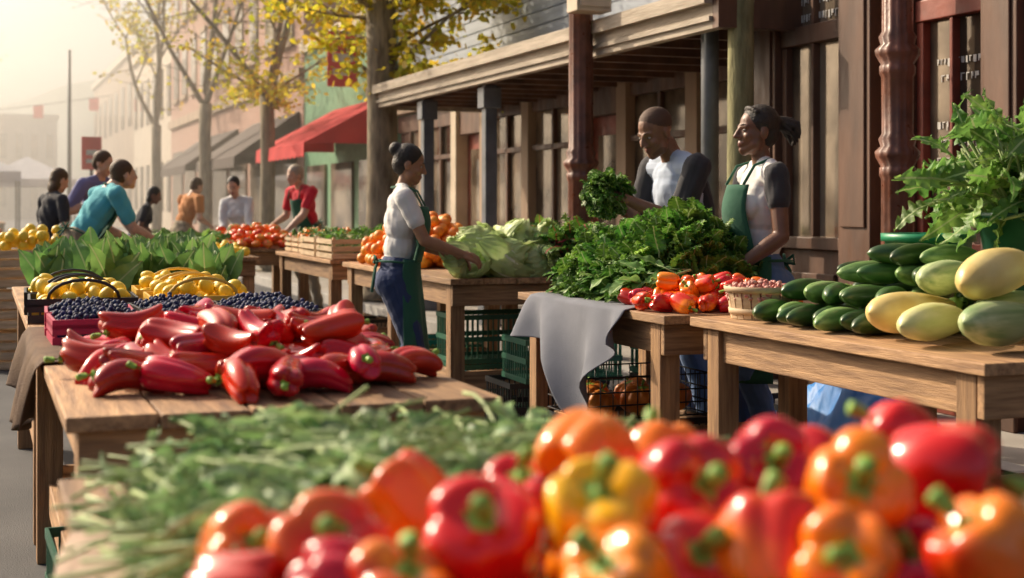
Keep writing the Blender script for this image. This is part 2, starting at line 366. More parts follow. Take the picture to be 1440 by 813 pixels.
for i,(x,y,z,k,s,face) in enumerate(hand):
    d=(CAM-Vector((x,y,z))).normalized()
    if face: ax=d+Vector((R(-.6,.6),R(-.4,.4),R(.0,.7)))
    else: ax=Vector((R(-1,1),R(-.6,.6),R(-.1,1.0)))
    if k=='y': ax=d+Vector((.15,.1,.75))
    put(BM[k][i%4],'bell_pepper',fp,(x,y,z),aim(ax,R(0,6)),s*1.10)
# ------------------------------------------------------------------ foreground greens
def heap_h(x,y,bumps,zb): return zb+max([0]+[h*max(0,1-((x-cx)/rx)**2-((y-cy)/ry)**2)**.6 for cx,cy,rx,ry,h in bumps])
bumps=[(.45,1.98,.25,.3,.105),(.78,2.05,.22,.2,.075),(.46,1.66,.25,.25,.125),(.72,1.76,.22,.22,.07)]
T=[]
while len(T)<2000:
    x,y=R(.18,1.0),R(1.42,2.27); h=heap_h(x,y,bumps,TH)
    if h<TH+.01: continue
    z=TH+.006+(h-TH)*R(.25,.95)**.6
    a=random.gauss(2.9,.7) if random.random()<.65 else R(0,6.28)
    e0=random.gauss(.02,.13)
    d=(math.cos(a),math.sin(a),e0)
    L0=.12; px=[x-d[0]*L0,y-d[1]*L0,z-d[2]*.1]
    px[0]=max(px[0],.17); px[2]=max(px[2],TH+.008)
    T.append(frame(px,d,(R(-1,1),R(-1,1),1.2),R(.6,1.0)))
ch=[random.randrange(12) if random.random()<.75 else 12+random.randrange(5) for _ in T]
inst('dandelion_greens_pile',dand_t+dstem_t,T,[dandy_m,rib_m],choice=ch)
def drape(name,x0,x1,y0,y1,zt,dropL,mat,side='L',fold=.02,freq=16,n=46,over=.01):
    v=[];f=[]; nx=26
    for j in range(n+1):
        y=y0+(y1-y0)*j/n
        dl=dropL*(1+.18*math.sin(y*5.3+1)+.1*math.sin(y*13))
        for i in range(nx+1):
            if i<=8: t=i/8; x=x1+(x0-x1)*t; z=zt+.004
            else:
                t=(i-8)/(nx-8); x=x0-.012-fold*(t**.7)*(1.1+math.sin(y*freq+math.sin(y*7)*1.5)); z=zt-.004-dl*t
            v.append((x,y+ (0 if i<=8 else .02*t*math.sin(y*9)),z))
    for j in range(n):
        for i in range(nx):
            a=j*(nx+1)+i; f.append([a,a+1,a+nx+2,a+nx+1])
    o=mk(name,v,f,[mat]); s=o.modifiers.new('s','SOLIDIFY'); s.thickness=.003; return o
drape('burlap_tablecloth',.12,1.1,1.3,2.0,TH,.45,burlap)
drape('brown_tablecloth',.17,.5,4.15,5.35,TH,.22,burlap_d,fold=.03)
# ------------------------------------------------------------------ red peppers on the left table
rp=empty('red_pepper_pile')
for p in drop(86,.27,1.07,3.24,4.4,TH,.045,1.12,26,pull=.10,ell=False):
    a=R(0,6.28); d=(math.cos(a),math.sin(a),R(-.22,.22))
    put(random.choice(LM),'red_pepper',rp,p,aim(d,R(0,6)),R(.92,1.1))
# ------------------------------------------------------------------ blueberries, lemons, greens
def ball(n=8,m=6,r=1,sx=1):
    v=[];f=[]
    for j in range(m+1):
        a=math.pi*j/m
        for i in range(n):
            b=2*math.pi*i/n; v.append((r*math.sin(a)*math.cos(b),r*math.sin(a)*math.sin(b),r*sx*math.cos(a)))
    for j in range(m):
        for i in range(n): k=(i+1)%n; f.append([j*n+i,(j+1)*n+i,(j+1)*n+k,j*n+k])
    return v,f,[0]*len(f)
def basket_of(name,x,y,z,w,d,h,bmat,fruit_t,fmats,r,nf,zm,rot=0,handles=False,kind='p'):
    e=empty(name,(x,y,z),rot)
    o=(plastic_crate if kind=='p' else crate)('basket',0,0,0,w,d,h,bmat,0,parent=e)
    Ts=[]
    for p in drop(nf,-w/2+r+.012,w/2-r-.012,-d/2+r+.012,d/2-r-.012,h*.45,r,zm,10,pull=.02,ell=False):
        Ts.append(Matrix.Translation(p)@Euler((R(0,6),R(0,6),R(0,6))).to_matrix().to_4x4())
    b=Boxes().add(-w/2+.013,w/2-.013,-d/2+.013,d/2-.013,.012,h*.5); b.build('filling',[fmats[0]],e)
    inst('fruit',fruit_t,Ts,fmats,e)
    if handles:
        for s in(-1,1):
            pts=[(w*.32*math.cos(t),s*d/2+ s*.01,h+.07*math.sin(t)) for t in np.linspace(0,math.pi,11)]
            v,f=tube(pts,[.007]*11,6); mk('handle',v,f,[bmat],parent=e)
    return e
bb=[ball(8,6,.0088)]; _s=squash(.027,.074,.95,.95,0,stem=False); lem=[_s]
for i,(x,y) in enumerate([(.36,4.78),(.66,4.85),(.96,4.85),(.36,5.12),(.66,5.2),(.96,5.2)]):
    basket_of('blueberry_basket',x,y,TH,.29,.3,.085,[pl_pink,pl_black,pl_black][i%3],bb,[blue_m],.0092,520,.2,R(-.05,.05))
for i,(x,y) in enumerate([(.38,5.75),(.82,5.72),(.38,6.2),(.82,6.2)]):
    basket_of('lemon_basket',x,y,TH,.4,.36,.09,[pl_black,pl_yel][i%2],lem,[lemon_m],.028,42,.13,R(-.05,.05),handles=True)
T=[]
for k in range(34):
    bx,by=R(.3,1.08),R(6.6,7.9)
    for i in range(10):
        d=(R(-.5,.5),R(-.8,.3),R(.7,1.3)); T.append(frame((bx+R(-.03,.03),by+R(-.03,.03),TH+R(.02,.1)),d,(R(-.6,.6),-1,R(-.2,.5)),R(.65,.98)))
inst('collard_greens_row',coll_t,T,[collard_m,rib_m])
# ------------------------------------------------------------------ kale heap
bumps=[(3.1,5.98,.34,.38,.40),(2.98,6.38,.32,.26,.33),(2.84,6.1,.26,.5,.19)]
T=[]
while len(T)<1150:
    x,y=R(2.55,3.45),R(5.58,6.65); h=heap_h(x,y,bumps,TH)
    if h<TH+.02: continue
    z=TH+(h-TH)*R(.5,1.0)-.02
    bx=min(bumps[:2],key=lambda b:(x-b[0])**2+(y-b[1])**2)
    o=Vector((x-bx[0],y-bx[1],.18+R(0,.25)))*1.0+Vector((R(-.25,.25),R(-.25,.25),R(-.05,.2)))
    T.append(frame((x-o.x*.15,y-o.y*.15,max(z,TH+.01)),o,(R(-.8,.8),R(-.8,.8),1),R(.42,.75)))
inst('kale_heap',kale_t,T,[kale_m,rib_m])
T=[]
for i in range(200):
    x,y=R(2.6,2.95),R(5.62,6.5); z=TH+R(.01,.15)*(1.2-abs(x-2.8)*2)
    d=(R(-1,-.1),R(-.6,.5),R(-.15,.25)); T.append(frame((x+.08,y,z),d,(R(-.3,.3),R(-.3,.3),1),R(.5,.75)))
inst('collard_greens_bunch',coll_t,T,[collard_m,rib_m])
kp=empty('mixed_pepper_pile')
for p in drop(46,2.58,3.24,5.14,5.6,TH,.04,1.08,24,pull=.05,ell=False):
    put(random.choice(BM[random.choice('rrmmo')]),'mixed_pepper',kp,p,aim((R(-1,1),R(-1,1),R(-.3,.5)),R(0,6)),(R(.8,.9),R(.8,.9),R(1.0,1.25)))
# grey cloth over the kale table
v=[];f=[];nx=50;ny=60
for j in range(ny+1):
    s=j/ny; y=5.40+1.08*s
    for i in range(nx+1):
        t=i/nx
        if t<.28: x=2.95-(2.95-2.545)*t/.28; z=TH+.006; yy=y
        else:
            q=(t-.28)/.72; 
            dl=.08+.38*math.exp(-((s-.36)/.26)**2)+.12*s
            x=2.535-.02*q**.6-.05*q*(1+math.sin(s*21+2.2*math.sin(s*6)+q*2.6)); z=TH-.002-dl*q; yy=y+.05*q*math.sin(s*9-1)*(.5+s*.5)
        v.append((x,yy,z))
for j in range(ny):
    for i in range(nx): a=j*(nx+1)+i; f.append([a,a+1,a+nx+2,a+nx+1])
o=mk('grey_tablecloth',v,f,[cloth_grey]); o.modifiers.new('s','SOLIDIFY').thickness=.004
# bean basket
e=empty('bean_basket',(2.86,4.84,TH))
b=Boxes()
for i in range(22):
    a=2*math.pi*i/22; T0=Matrix.Rotation(a,4,'Z')@Matrix.Translation((.118,0,0))@Matrix.Rotation(math.radians(9),4,'Y')
    b.add(-.002,.002,-.0155,.0155,.002,.118,0,T0)
b.build('staves',[wood_pale],e)
for rr,z in((.143,.105),(.125,.02)):
    v,f=lathe([(rr,z),(rr+.004,z),(rr+.006,z+.022),(rr+.001,z+.022)],40); mk('hoop',v,f[:-2],[wood_pale],parent=e)
T=[Matrix.Translation(p)@Euler((R(0,6),R(0,6),R(0,6))).to_matrix().to_4x4() for p in drop(420,-.125,.125,-.125,.125,.07,.009,.2,8,pull=.02)]
v,f=lathe([(.11,.004),(.125,.085)],24); mk('bean_bed',v,f,[bean_m],parent=e)
inst('beans',[ball(7,6,.0085,1.7)],T,[bean_m],e)
# ------------------------------------------------------------------ zucchini and squash
zk=[squash(.043,L,.8,1,b,6,.02) for L,b in((.26,.4),(.29,-.5),(.24,.2))]
ZM=[mesh_from('zucchini_dark',t,[zuk_m,stem_g]) for t in zk]; ZL=[mesh_from('zucchini_light',t,[zukl_m,stem_g]) for t in zk]
ze=empty('zucchini_pile')
def zput(x,y,z,ang,light,tilt=0):
    put(random.choice(ZL if light else ZM),'zucchini',ze,(x,y,z),aim((math.cos(ang),math.sin(ang),tilt),R(0,6)),R(.95,1.15))
for i in range(8):
    zput(2.83+R(-.03,.05),4.08+.085*i,TH+.044,R(.2,.6),i%4==2)
for i in range(8): zput(3.14+R(-.03,.05),4.05+.09*i,TH+.044,R(.1,.5),i%3==0)
for i in range(7): zput(2.93+R(-.04,.06),4.13+.09*i,TH+.12,R(.0,.8),i in(2,4,5))
for i in range(6): zput(3.2+R(-.05,.06),4.08+.1*i,TH+.125,R(-.2,.6),i%3==1)
for i in range(5): zput(3.1+R(-.05,.06),4.12+.1*i,TH+.195,R(-.4,.6),i in(1,3))
for i in range(3): zput(3.15+R(-.05,.06),4.1+.1*i,TH+.265,R(-.4,.4),i==0)
se=empty('summer_squash_pile')
SQ=[mesh_from('sq_y',squash(.088,.4,.5,1,.35,10,.012),[sq_y,stem_g]),mesh_from('sq_p',squash(.076,.42,.5,1,.3,10,.015),[sq_p,stem_g]),mesh_from('sq_g',squash(.084,.39,.62,1,.3,10,.02),[sq_g,stem_g])]
for k,x,y,z,a,tl,s in[(0,2.9,3.95,TH+.088,3.3,.03,1.0),(1,2.85,3.74,TH+.076,3.55,.0,1.0),(2,2.9,3.5,TH+.086,3.4,0,1.0),(0,2.98,3.6,TH+.24,3.45,.1,1.08),
    (1,3.12,3.83,TH+.19,3.6,.05,.9),(0,3.27,3.6,TH+.085,3.0,0,1),(2,3.3,3.9,TH+.085,3.2,0,1),(1,3.25,3.4,TH+.08,3.1,0,1),(2,3.2,3.45,TH+.22,3.4,0,.95),(2,3.05,3.95,TH+.2,3.5,.05,.85)]:
    put(SQ[k],'squash',se,(x,y,z),aim((-math.cos(a),-math.sin(a),tl),R(0,6)),s)
# leafy bunch in green tub at the far right, and an empty green tub
crate('wooden_crate',3.46,4.0,TH,.36,.36,.13,wood_pale,0,2)
e=empty('leafy_greens_tub',(3.46,4.0,TH+.135))
v,f=lathe([(.15,0),(.15,.004),(.2,.26),(.215,.26),(.215,.28),(.195,.28),(.16,.18)],28); mk('tub',v,f[:-1],[pl_green],parent=e)
T=[]
for i in range(280):
    a=R(0,6.28); el=R(.2,1.4); d=(math.cos(a)*math.cos(el),math.sin(a)*math.cos(el),math.sin(el))
    q=R(.12,.44); T.append(frame((d[0]*q,d[1]*q,.2+d[2]*q),(d[0]+R(-.8,.8),d[1]+R(-.8,.8),d[2]*.5+R(-.8,.4)),(R(-1,1),R(-1,1),R(0,1)),R(.6,1.0)))
inst('leaves',chard_t,T,[chard_m,rib_m],e)
parts=[]
for i in range(34):
    a=R(0,6.28); el=R(.7,1.45); d=Vector((math.cos(a)*math.cos(el),math.sin(a)*math.cos(el),math.sin(el))); 
    v,f=tube([(d.x*.05,d.y*.05,.1),(d.x*.2,d.y*.2,.25+d.z*.1),(d.x*.42,d.y*.42,.2+d.z*.42)],[.008,.007,.003],6); parts.append((v,f,0))
V,F,Mi=join(parts); mk('stalks',V,F,[rib_m],Mi,parent=e)
v,f=lathe([(.13,0),(.13,.004),(.165,.3),(.18,.3),(.18,.33),(.16,.33),(.12,.03)],28); mk('green_plastic_tub',v,f[:-1],[M('tub_green_plastic',(.02,.28,.13),.4)],loc=(3.47,4.62,TH))
# ------------------------------------------------------------------ cabbages, oranges
def cabbage(Rr,seed):
    rn=random.Random(seed); parts=[]
    v,f,m=ball(20,14,Rr*.88); parts.append((v,f,0))
    for k in range(16):
        tl=(1.0 if k<8 else 1.6)
        Tm=Euler((rn.uniform(-tl,tl),rn.uniform(-tl,tl),rn.uniform(0,6.3))).to_matrix()
        nn=16; vv=[];ff=[];mm=[]; op=rn.uniform(.1,.5) if k<7 else rn.uniform(.5,1.2)
        for j in range(nn+1):
            for i in range(nn+1):
                s=(i/nn-.5)*2; t=j/nn; a=s*1.0*math.sin(math.pi*min(1,.18+t*.8))**.5; b=-1.3+t*2.2
                rr=Rr*(.93+.012*k)+op*Rr*max(0,t-.5)**1.3*1.8+.11*Rr*abs(s)**2*math.sin(17*t+s*6+k)*(.3+t)+.09*Rr*math.sin(17*s+k)*t*t+rn.uniform(-.012,.012)*Rr
                p=Tm@Vector((rr*math.sin(a)*math.cos(b),rr*math.cos(a)*math.cos(b),rr*math.sin(b))); vv.append(tuple(p))
        for j in range(nn):
            for i in range(nn): a=j*(nn+1)+i; ff.append([a,a+1,a+nn+2,a+nn+1]); mm.append(1 if i in(nn//2,) and j<10 else 0)
        parts.append((vv,ff,mm))
    return join(parts)
CB=[mesh_from('cabbage',cabbage(.105,s),[cabb_m,cabb_rib]) for s in range(3)]
ce=empty('cabbage_pile')
for x,y,z,s in[(2.76,8.12,.085,1.1),(2.98,8.08,.085,1.2),(3.22,8.1,.09,1.1),(3.42,8.15,.1,1.05),(2.86,8.38,.1,1.1),(3.12,8.4,.1,1.1),(3.35,8.45,.1,1.0),(2.92,8.25,.2,.95),(3.15,8.27,.21,1.0),(3.34,8.25,.2,.9)]:
    put(random.choice(CB),'cabbage',ce,(x,y,TH+z),(R(-.6,.6),R(-.6,.6),R(0,6)),(s,s,s*.85))
T=[]
for i in range(260):
    x,y=R(3.3,3.65),R(7.9,8.5); T.append(frame((x,y,TH+R(.02,.26)),(R(-1,1),R(-1,.4),R(.1,.8)),(R(-.4,.4),R(-.4,.4),1),R(.6,.9)))
inst('red_chard_bunch',kale_t,T,[kale_m,rib_red])
orb=[ball(14,10,.042)]
T=[Matrix.Translation(p) for p in drop(330,2.64,3.44,9.28,10.55,TH,.041,1.3,26,pull=.22,ell=False)]
inst('orange_pile',orb,T,[orange_m])
tomt=[pepper(.05,.06,6,0,.1,0,.3,.75,seed=3,stem=.01,n=24,nt=12)]
T=[Matrix.Translation(p)@Euler((R(-.5,.5),R(-.5,.5),R(0,6))).to_matrix().to_4x4() for p in drop(190,2.2,3.05,13.85,15.2,TH,.045,1.18,14,pull=.1,ell=False)]
inst('tomato_pile',tomt,T,[tomato_m,stem_g])
for i in range(4):
    e=empty('greens_crate',(2.8 if i%2==0 else 3.2,11.3+.62*(i//2)*1.0,TH)); crate('crate',0,0,0,.36,.55,.17,wood_pale,0,3,parent=e)
    T=[frame((R(-.14,.14),R(-.22,.22),R(.1,.2)),(R(-1,1),R(-1,1),R(0,.9)),(R(-.4,.4),R(-.4,.4),1),R(.4,.6)) for _ in range(60)]
    inst('greens',chard_t,T,[kale_m,rib_m],e)
for i in range(3):
    e=empty('carrot_crate',(3.0,12.5+.3*i,TH)); crate('crate',0,0,0,.6,.27,.14,wood_pale,0,3,parent=e)
    inst('carrots',[ball(8,6,.025,2.5)],[frame((R(-.25,.25),R(-.1,.1),R(.08,.17)),(R(-1,1),R(-1,1),R(0,.2)),(0,0,1)) for _ in range(50)],[orange_m if i<2 else kale_m],e)
T=[Matrix.Translation(p) for p in drop(90,1.35,2.15,11.9,12.8,TH,.035,.98,10,pull=.05,ell=False)]
inst('lemon_pile',[ball(12,8,.036,1.15)],T,[lemon_m])
T=[frame((R(1.4,2.15),R(12.9,14.2),TH+R(.01,.15)),(R(-1,1),R(-1,1),R(0,.8)),(0,0,1),.7) for _ in range(140)]
inst('lettuce_heap',kale_t,T,[chard_m,rib_m])
# ------------------------------------------------------------------ things under the tables
for i,(x,y,z,w,d,h,m) in enumerate([(3.05,8.5,0,.6,.42,.3,pl_green),(3.05,8.5,.305,.6,.42,.3,pl_green),(3.05,7.55,0,.6,.42,.3,pl_black),(3.1,7.45,.305,.58,.4,.24,pl_green),
    (3.15,9.7,0,.6,.42,.3,pl_green),(3.1,10.1,0,.6,.42,.3,pl_teal),(.62,3.7,0,.6,.42,.3,pl_black),(.5,4.4,0,.6,.42,.3,pl_green),(3.3,4.3,0,.6,.42,.3,pl_black),(3.3,4.8,0,.6,.42,.25,pl_teal),(3.05,12,0,.6,.42,.3,pl_black),(.6,5.2,0,.6,.42,.3,pl_black),
    (3.9,7.4,0,.6,.42,.3,pl_black),(3.9,7.4,.305,.6,.42,.3,pl_green),(4.0,6.3,0,.6,.42,.3,pl_black),(2.9,6.15,0,.66,.52,.3,pl_black)]):
    plastic_crate('plastic_crate',x,y,z,w,d,h,m,R(-.04,.04))
crate('wooden_crate',.45,3.45,0,.5,.35,.32,wood_pale,0,4)
crate('wooden_crate',3.3,3.6,.0,.6,.42,.42,wood_pale,.1,4)
crate('wooden_crate',3.1,5.45,.0,.5,.38,.32,wood_z,.1,4)
e=empty('pumpkin_basket',(2.9,6.15,.302))
parts=[]
w,d,h=.31,.24,.2
for z in(.01,.07,.13,.2):
    for a,b_ in(((-w,-d,z),(w,-d,z)),((w,-d,z),(w,d,z)),((w,d,z),(-w,d,z)),((-w,d,z),(-w,-d,z))):
        v,f=tube([a,b_],[.004,.004],6); parts.append((v,f,0))
for i in range(11):
    for s in(-1,1):
        xx=-w+2*w*i/10; v,f=tube([(xx,s*d,0.005),(xx,s*d,h)],[.003,.003],5); parts.append((v,f,0))
        yy=-d+2*d*i/10; v,f=tube([(s*w,yy,0.005),(s*w,yy,h)],[.003,.003],5); parts.append((v,f,0))
V,F,Mi=join(parts); mk('wires',V,F,[metal_w],Mi,parent=e)
pk=mesh_from('pumpkin',pepper(.1,.14,9,0,.14,0,.3,.8,seed=4,stem=.04,n=72,nt=18),[pumpkin_m,stem_g])
for x,y,z in((-.2,-.1,.08),(.02,-.12,.08),(.2,-.08,.08),(-.15,.12,.08),(.08,.12,.08)):
    put(pk,'pumpkin',e,(x,y,z),(R(-.4,.4),R(-.4,.4),R(0,6)),R(.9,1.0))
v=[];f=[];n=30
for j in range(n+1):
    for i in range(n+1):
        x=3.72+.45*i/n; y=5.0+1.5*j/n
        z=.02+.5*math.exp(-((i/n-.45)/.4)**2-((j/n-.5)/.45)**2)+.05*math.sin(x*23+y*9)*math.sin(y*17)+.03*math.sin(x*41+y*31)
        v.append((x,y,max(z,.015)))
for j in range(n):
    for i in range(n): a=j*(n+1)+i; f.append([a,a+1,a+n+2,a+n+1])
mk('blue_tarp',v,f,[tarp_blue])
for i in range(3): crate('wooden_crate',.25+.05*i,11.9,.32*i,.55,.4,.3,wood_pale,.1*i,4)
inst('squash_crate_fill',orb,[Matrix.Translation(p) for p in drop(30,.15,.6,11.75,12.05,.92,.04,1.1,10)],[lemon_m])

# ------------------------------------------------------------------ people
def capsule(p1,p2,r1,r2,n=14):
    p1=Vector(p1);p2=Vector(p2); d=(p2-p1); L=d.length
    if L<1e-5: d=Vector((0,0,1));L=1e-5
    q=d.normalized().to_track_quat('Z','Y').to_matrix(); prof=[]
    for k in range(5): a=math.pi/2*(1-k/4); prof.append((max(r1*math.cos(a),1e-4),-r1*math.sin(a)))
    for k in range(5): a=math.pi/2*k/4; prof.append((max(r2*math.cos(a),1e-4),L+r2*math.sin(a)))
    v,f=lathe(prof,n); return [tuple(p1+q@Vector(x)) for x in v],f
def ellips(c,r,Rm=None):
    v,f,_=ball(18,12,1); Rm=Rm or Matrix.Identity(3)
    return [tuple(Vector(c)+Rm@Vector((x*r[0],y*r[1],z*r[2]))) for x,y,z in v],f
def ik(a,b,l1,l2,pole):
    d=b-a; L=min(d.length,l1+l2-.002); u=d.normalized(); x=(l1*l1-l2*l2+L*L)/(2*L); h=math.sqrt(max(0,l1*l1-x*x))
    p=pole-u*pole.dot(u); p.normalize(); return a+u*x+p*h, a+u*L
def human(name,x,y,ang,H=1.7,lean=0,side=0,hands=((-.18,.2,.9),(.18,.2,.9)),head=(0,0),fem=False,hair='short',mats=None,sleeve=.6,voxel=.006,apron=None,
          poles=None,curl=.9,feet=((-.1,.0),(.1,.0)),headlean=0,pn=None,sidepanel=False):
    S=H/1.7; root=empty(name,(x,y,0),ang,S); P=[]
    def c(p1,p2,r1,r2,m): P.append(('c',Vector(p1),Vector(p2),r1,r2,m))
    def el(cc,r,m,Rm=None): P.append(('e',Vector(cc),r,Rm or Matrix.Identity(3),m))
    # material idx: 0 skin 1 shirt 2 sleeve 3 pants 4 hair 5 shoe 6 lip 7 stubble
    B=Matrix.Rotation(-lean,3,'X')@Matrix.Rotation(side,3,'Y'); pel=Vector((0,0,.93))
    def b(px,py,pz): return pel+B@Vector((px,py,pz))
    sh=.165 if fem else .195; k=.92 if fem else 1.04
    el((0,-.015,.9),(.165 if fem else .158,.122,.12),3,B); el(b(0,-.005,.05),(.15*k,.108,.09),3,B)
    if fem:
        for s in(-1,1): el(Vector((s*.07,-.06,.88)),(.088,.085,.1),3)
    el(b(0,0,.17),(.13*k,.1,.14),1,B); el(b(0,.0,.33),(.16*k,.112,.17),1,B); el(b(0,-.01,.43),(.15*k,.092,.1),1,B)
    if fem:
        for s in(-1,1): el(b(s*.068,.08,.33),(.06,.05,.06),1,B)
    if not fem: el(b(0,.015,.2),(.138,.108,.22),1,B)
    if sidepanel: el(b(0,-.05,.3),(.166,.09,.21),2,B); el(b(0,-.045,.14),(.145,.085,.16),2,B)
    c(b(-sh+.03,-.01,.47),b(sh-.03,-.01,.47),.06,.06,1)
    c(b(0,-.02,.5),b(0,.0,.6),.056 if not fem else .047,.05 if not fem else .043,0)
    for s in(-1,1): c(b(0,-.02,.53),b(s*(sh-.03),-.015,.485),.045,.05,1)
    for i,s in enumerate((-1,1)):
        hip=Vector((s*.088,-.01,.9)); fx,fy=feet[i]; ank=Vector((fx,fy-.03,.09)); kn,_=ik(hip,ank,.43,.415,Vector((s*.1,1,0)))
        c(hip,kn,.096,.064,3); c(hip+Vector((0,-.03,-.02)),kn,.09,.06,3); c(kn,kn.lerp(ank,.35)+Vector((0,-.015,0)),.064,.062,3); c(kn.lerp(ank,.35)+Vector((0,-.012,0)),ank,.062,.052,3)
        c(ank+Vector((0,-.01,-.04)),ank+Vector((s*.01,.13,-.052)),.043,.036,5); c(ank+Vector((0,-.03,-.055)),ank+Vector((0,0,0)),.034,.04,5)
    for i,s in enumerate((-1,1)):
        sp=b(s*sh,-.01,.47); pole=Vector(poles[i]) if poles else Vector((s*.5,-1,-.6))
        tgt=Vector(hands[i]); e_,w_=ik(sp,tgt,.285,.25,pole)
        c(sp,e_,.047 if fem else .054,.037 if fem else .042,0); c(e_,e_.lerp(w_,.3),.038 if fem else .043,.039 if fem else .044,0); c(e_.lerp(w_,.3),w_,.039 if fem else .044,.024 if fem else .028,0)
        if sleeve>0:
            q=min(sleeve,1); c(sp+Vector((0,0,.004)),sp.lerp(e_,q),.061 if fem else .07,.056 if fem else .062,2)
            if sleeve>1: c(e_,e_.lerp(w_,sleeve-1),.053,.045,2)
        d=(w_-e_).normalized(); n=Vector(pn[i]) if pn else Vector((-s*.6,0,-.8)); n=(n-d*n.dot(d)).normalized(); wx=d.cross(n)*1.0
        ts=-1 if wx.dot(Vector((s,0,0)))>0 else 1
        c(w_,w_+d*.05,.024,.026,0)
        for fi in range(4):
            o=(fi-1.5)*.0215*-ts; kn_=w_+d*(.088-.004*abs(fi-1.3))+wx*o
            c(w_+d*.025+wx*o*.6,kn_,.015,.0115,0); ln=(.9,1,.95,.76)[fi]; a1=curl*.5; d1=(d*math.cos(a1)+n*math.sin(a1)+wx*o*2.2).normalized()
            m1=kn_+d1*.042*ln; a2=curl*1.25; d2=(d*math.cos(a2)+n*math.sin(a2)+wx*o*2.2).normalized(); m2=m1+d2*.026*ln
            a3=curl*1.8; d3=d*math.cos(a3)+n*math.sin(a3); c(kn_,m1,.0098,.009,0); c(m1,m2,.009,.0085,0); c(m2,m2+d3*.018*ln,.0085,.0075,0)
        t0=w_+d*.022+wx*ts*.018; t1=t0+(d*.55+wx*ts*.75+n*.25).normalized()*.042; t2=t1+(d*.8+wx*ts*.15+n*.5).normalized()*.032
        c(t0,t1,.015,.0115,0); c(t1,t2,.011,.009,0)
    hp=b(0,.015,.68) if not headlean else b(0,.015+headlean,.67)
    Hm=Matrix.Rotation(head[0],3,'Z')@Matrix.Rotation(-head[1],3,'X')
    def h(px,py,pz): return hp+Hm@Vector((px,py,pz))
    el(h(0,-.012,.035),(.073,.093,.082),0,Hm); el(h(0,.018,-.02),(.062,.07,.088),0,Hm)
    c(h(-.035,.02,-.06),h(0,.058,-.092),.034,.024,0); c(h(.035,.02,-.06),h(0,.058,-.092),.034,.024,0); el(h(0,.068,-.088),(.02,.018,.016),0,Hm)
    c(h(0,.082,.016),h(0,.104,-.026),.010,.0125,0)
    for s in(-1,1):
        c(h(s*.012,.078,.02),h(s*.04,.066,.02),.0125,.011,0); el(h(s*.012,.094,-.03),(.010,.010,.008),0,Hm); el(h(s*.038,.058,-.025),(.022,.022,.02),0,Hm)
        el(h(s*.074,-.008,-.008),(.010,.019,.031),0,Hm)
        c(h(0,.086,-.056),h(s*.02,.078,-.057),.0075,.005,6); c(h(0,.084,-.067),h(s*.016,.077,-.066),.0085,.005,6)
    el(h(0,.074,-.06),(.024,.014,.018),0,Hm)
    if hair in('bun','braids','long','short','grey'):
        el(h(0,-.022,.045),(.082,.094,.087),4,Hm); el(h(0,-.05,.0),(.072,.062,.075),4,Hm)
    if hair=='bun': el(h(0,-.105,.075),(.045,.045,.045),4,Hm); el(h(0,-.075,.06),(.05,.05,.05),4,Hm)
    if hair=='braids':
        for i in range(9):
            a=(i-4)*.23; c(h(.07*math.sin(a),.045*math.cos(a),.055+.055*math.cos(a)),h(.03*math.sin(a),-.115,.05),.012,.014,4)
        for i in range(12):
            a=6.28*i/12; pA=h(.02*math.cos(a),-.115,.05+.02*math.sin(a)); pB=h(.045*math.cos(a),-.175-.02*math.sin(3*a),.03+.04*math.sin(a)); pC=h(.05*math.cos(a+.5),-.2,-.02+.035*math.sin(a)); c(pA,pB,.012,.010,4); c(pB,pC,.010,.007,4)
    if hair=='long': el(h(0,-.05,-.06),(.08,.05,.09),4,Hm)
    if hair=='buzz': el(h(0,-.019,.046),(.0755,.0925,.079),4,Hm)
    if hair in('buzz','beard'): c(h(-.045,.03,-.075),h(0,.062,-.095),.024,.022,7); c(h(.045,.03,-.075),h(0,.062,-.095),.024,.022,7)
    V=[];F=[]
    for p in P:
        vv,ff=capsule(*p[1:5]) if p[0]=='c' else ellips(p[1],p[2],p[3]); n0=len(V); V+=vv; F+=[[i+n0 for i in q] for q in ff]
    o=mk('tmp',V,F,[]); rm=o.modifiers.new('r','REMESH'); rm.mode='VOXEL'; rm.voxel_size=voxel; rm.adaptivity=0
    sm=o.modifiers.new('s','SMOOTH'); sm.factor=.5; sm.iterations=3 if voxel<.008 else 1
    dg=bpy.context.evaluated_depsgraph_get(); me=bpy.data.meshes.new_from_object(o.evaluated_get(dg)); bpy.data.objects.remove(o)
    me.name='body'; me.materials.clear(); skin,shirt,slv,pants,hairm,shoe,lip=mats; 
    for m in(skin,shirt,slv,pants,hairm,shoe,lip,M('stubble',tuple(0.6*a for a in skin.node_tree.nodes['Color Ramp'].color_ramp.elements[1].color[:3]))): me.materials.append(m)
    nP=len(me.polygons); cen=np.empty(nP*3); me.polygons.foreach_get('center',cen); cen=cen.reshape(-1,3)
    best=np.full(nP,1e9); mi=np.zeros(nP,int)
    for p in P:
        if p[0]=='c':
            a=np.array(p[1]); d=np.array(p[2])-a; t=np.clip(((cen-a)@d)/max(d@d,1e-9),0,1); ds=np.linalg.norm(cen-(a+t[:,None]*d),axis=1)-(p[3]+(p[4]-p[3])*t)
        else:
            q=(cen-np.array(p[1]))@np.array(p[3]); ln=np.linalg.norm(q/np.array(p[2]),axis=1); ds=(ln-1)*min(p[2])
        u=ds<best-1e-4; best[u]=ds[u]; mi[u]=p[-1]
    me.polygons.foreach_set('material_index',mi.astype(np.int32)); me.polygons.foreach_set('use_smooth',np.full(nP,True)); me.update()
    # cloth folds: displace clothing vertices a few millimetres
    nV=len(me.vertices); co=np.empty(nV*3); me.vertices.foreach_get('co',co); co=co.reshape(-1,3)
    no=np.empty(nV*3); me.vertices.foreach_get('normal',no); no=no.reshape(-1,3)
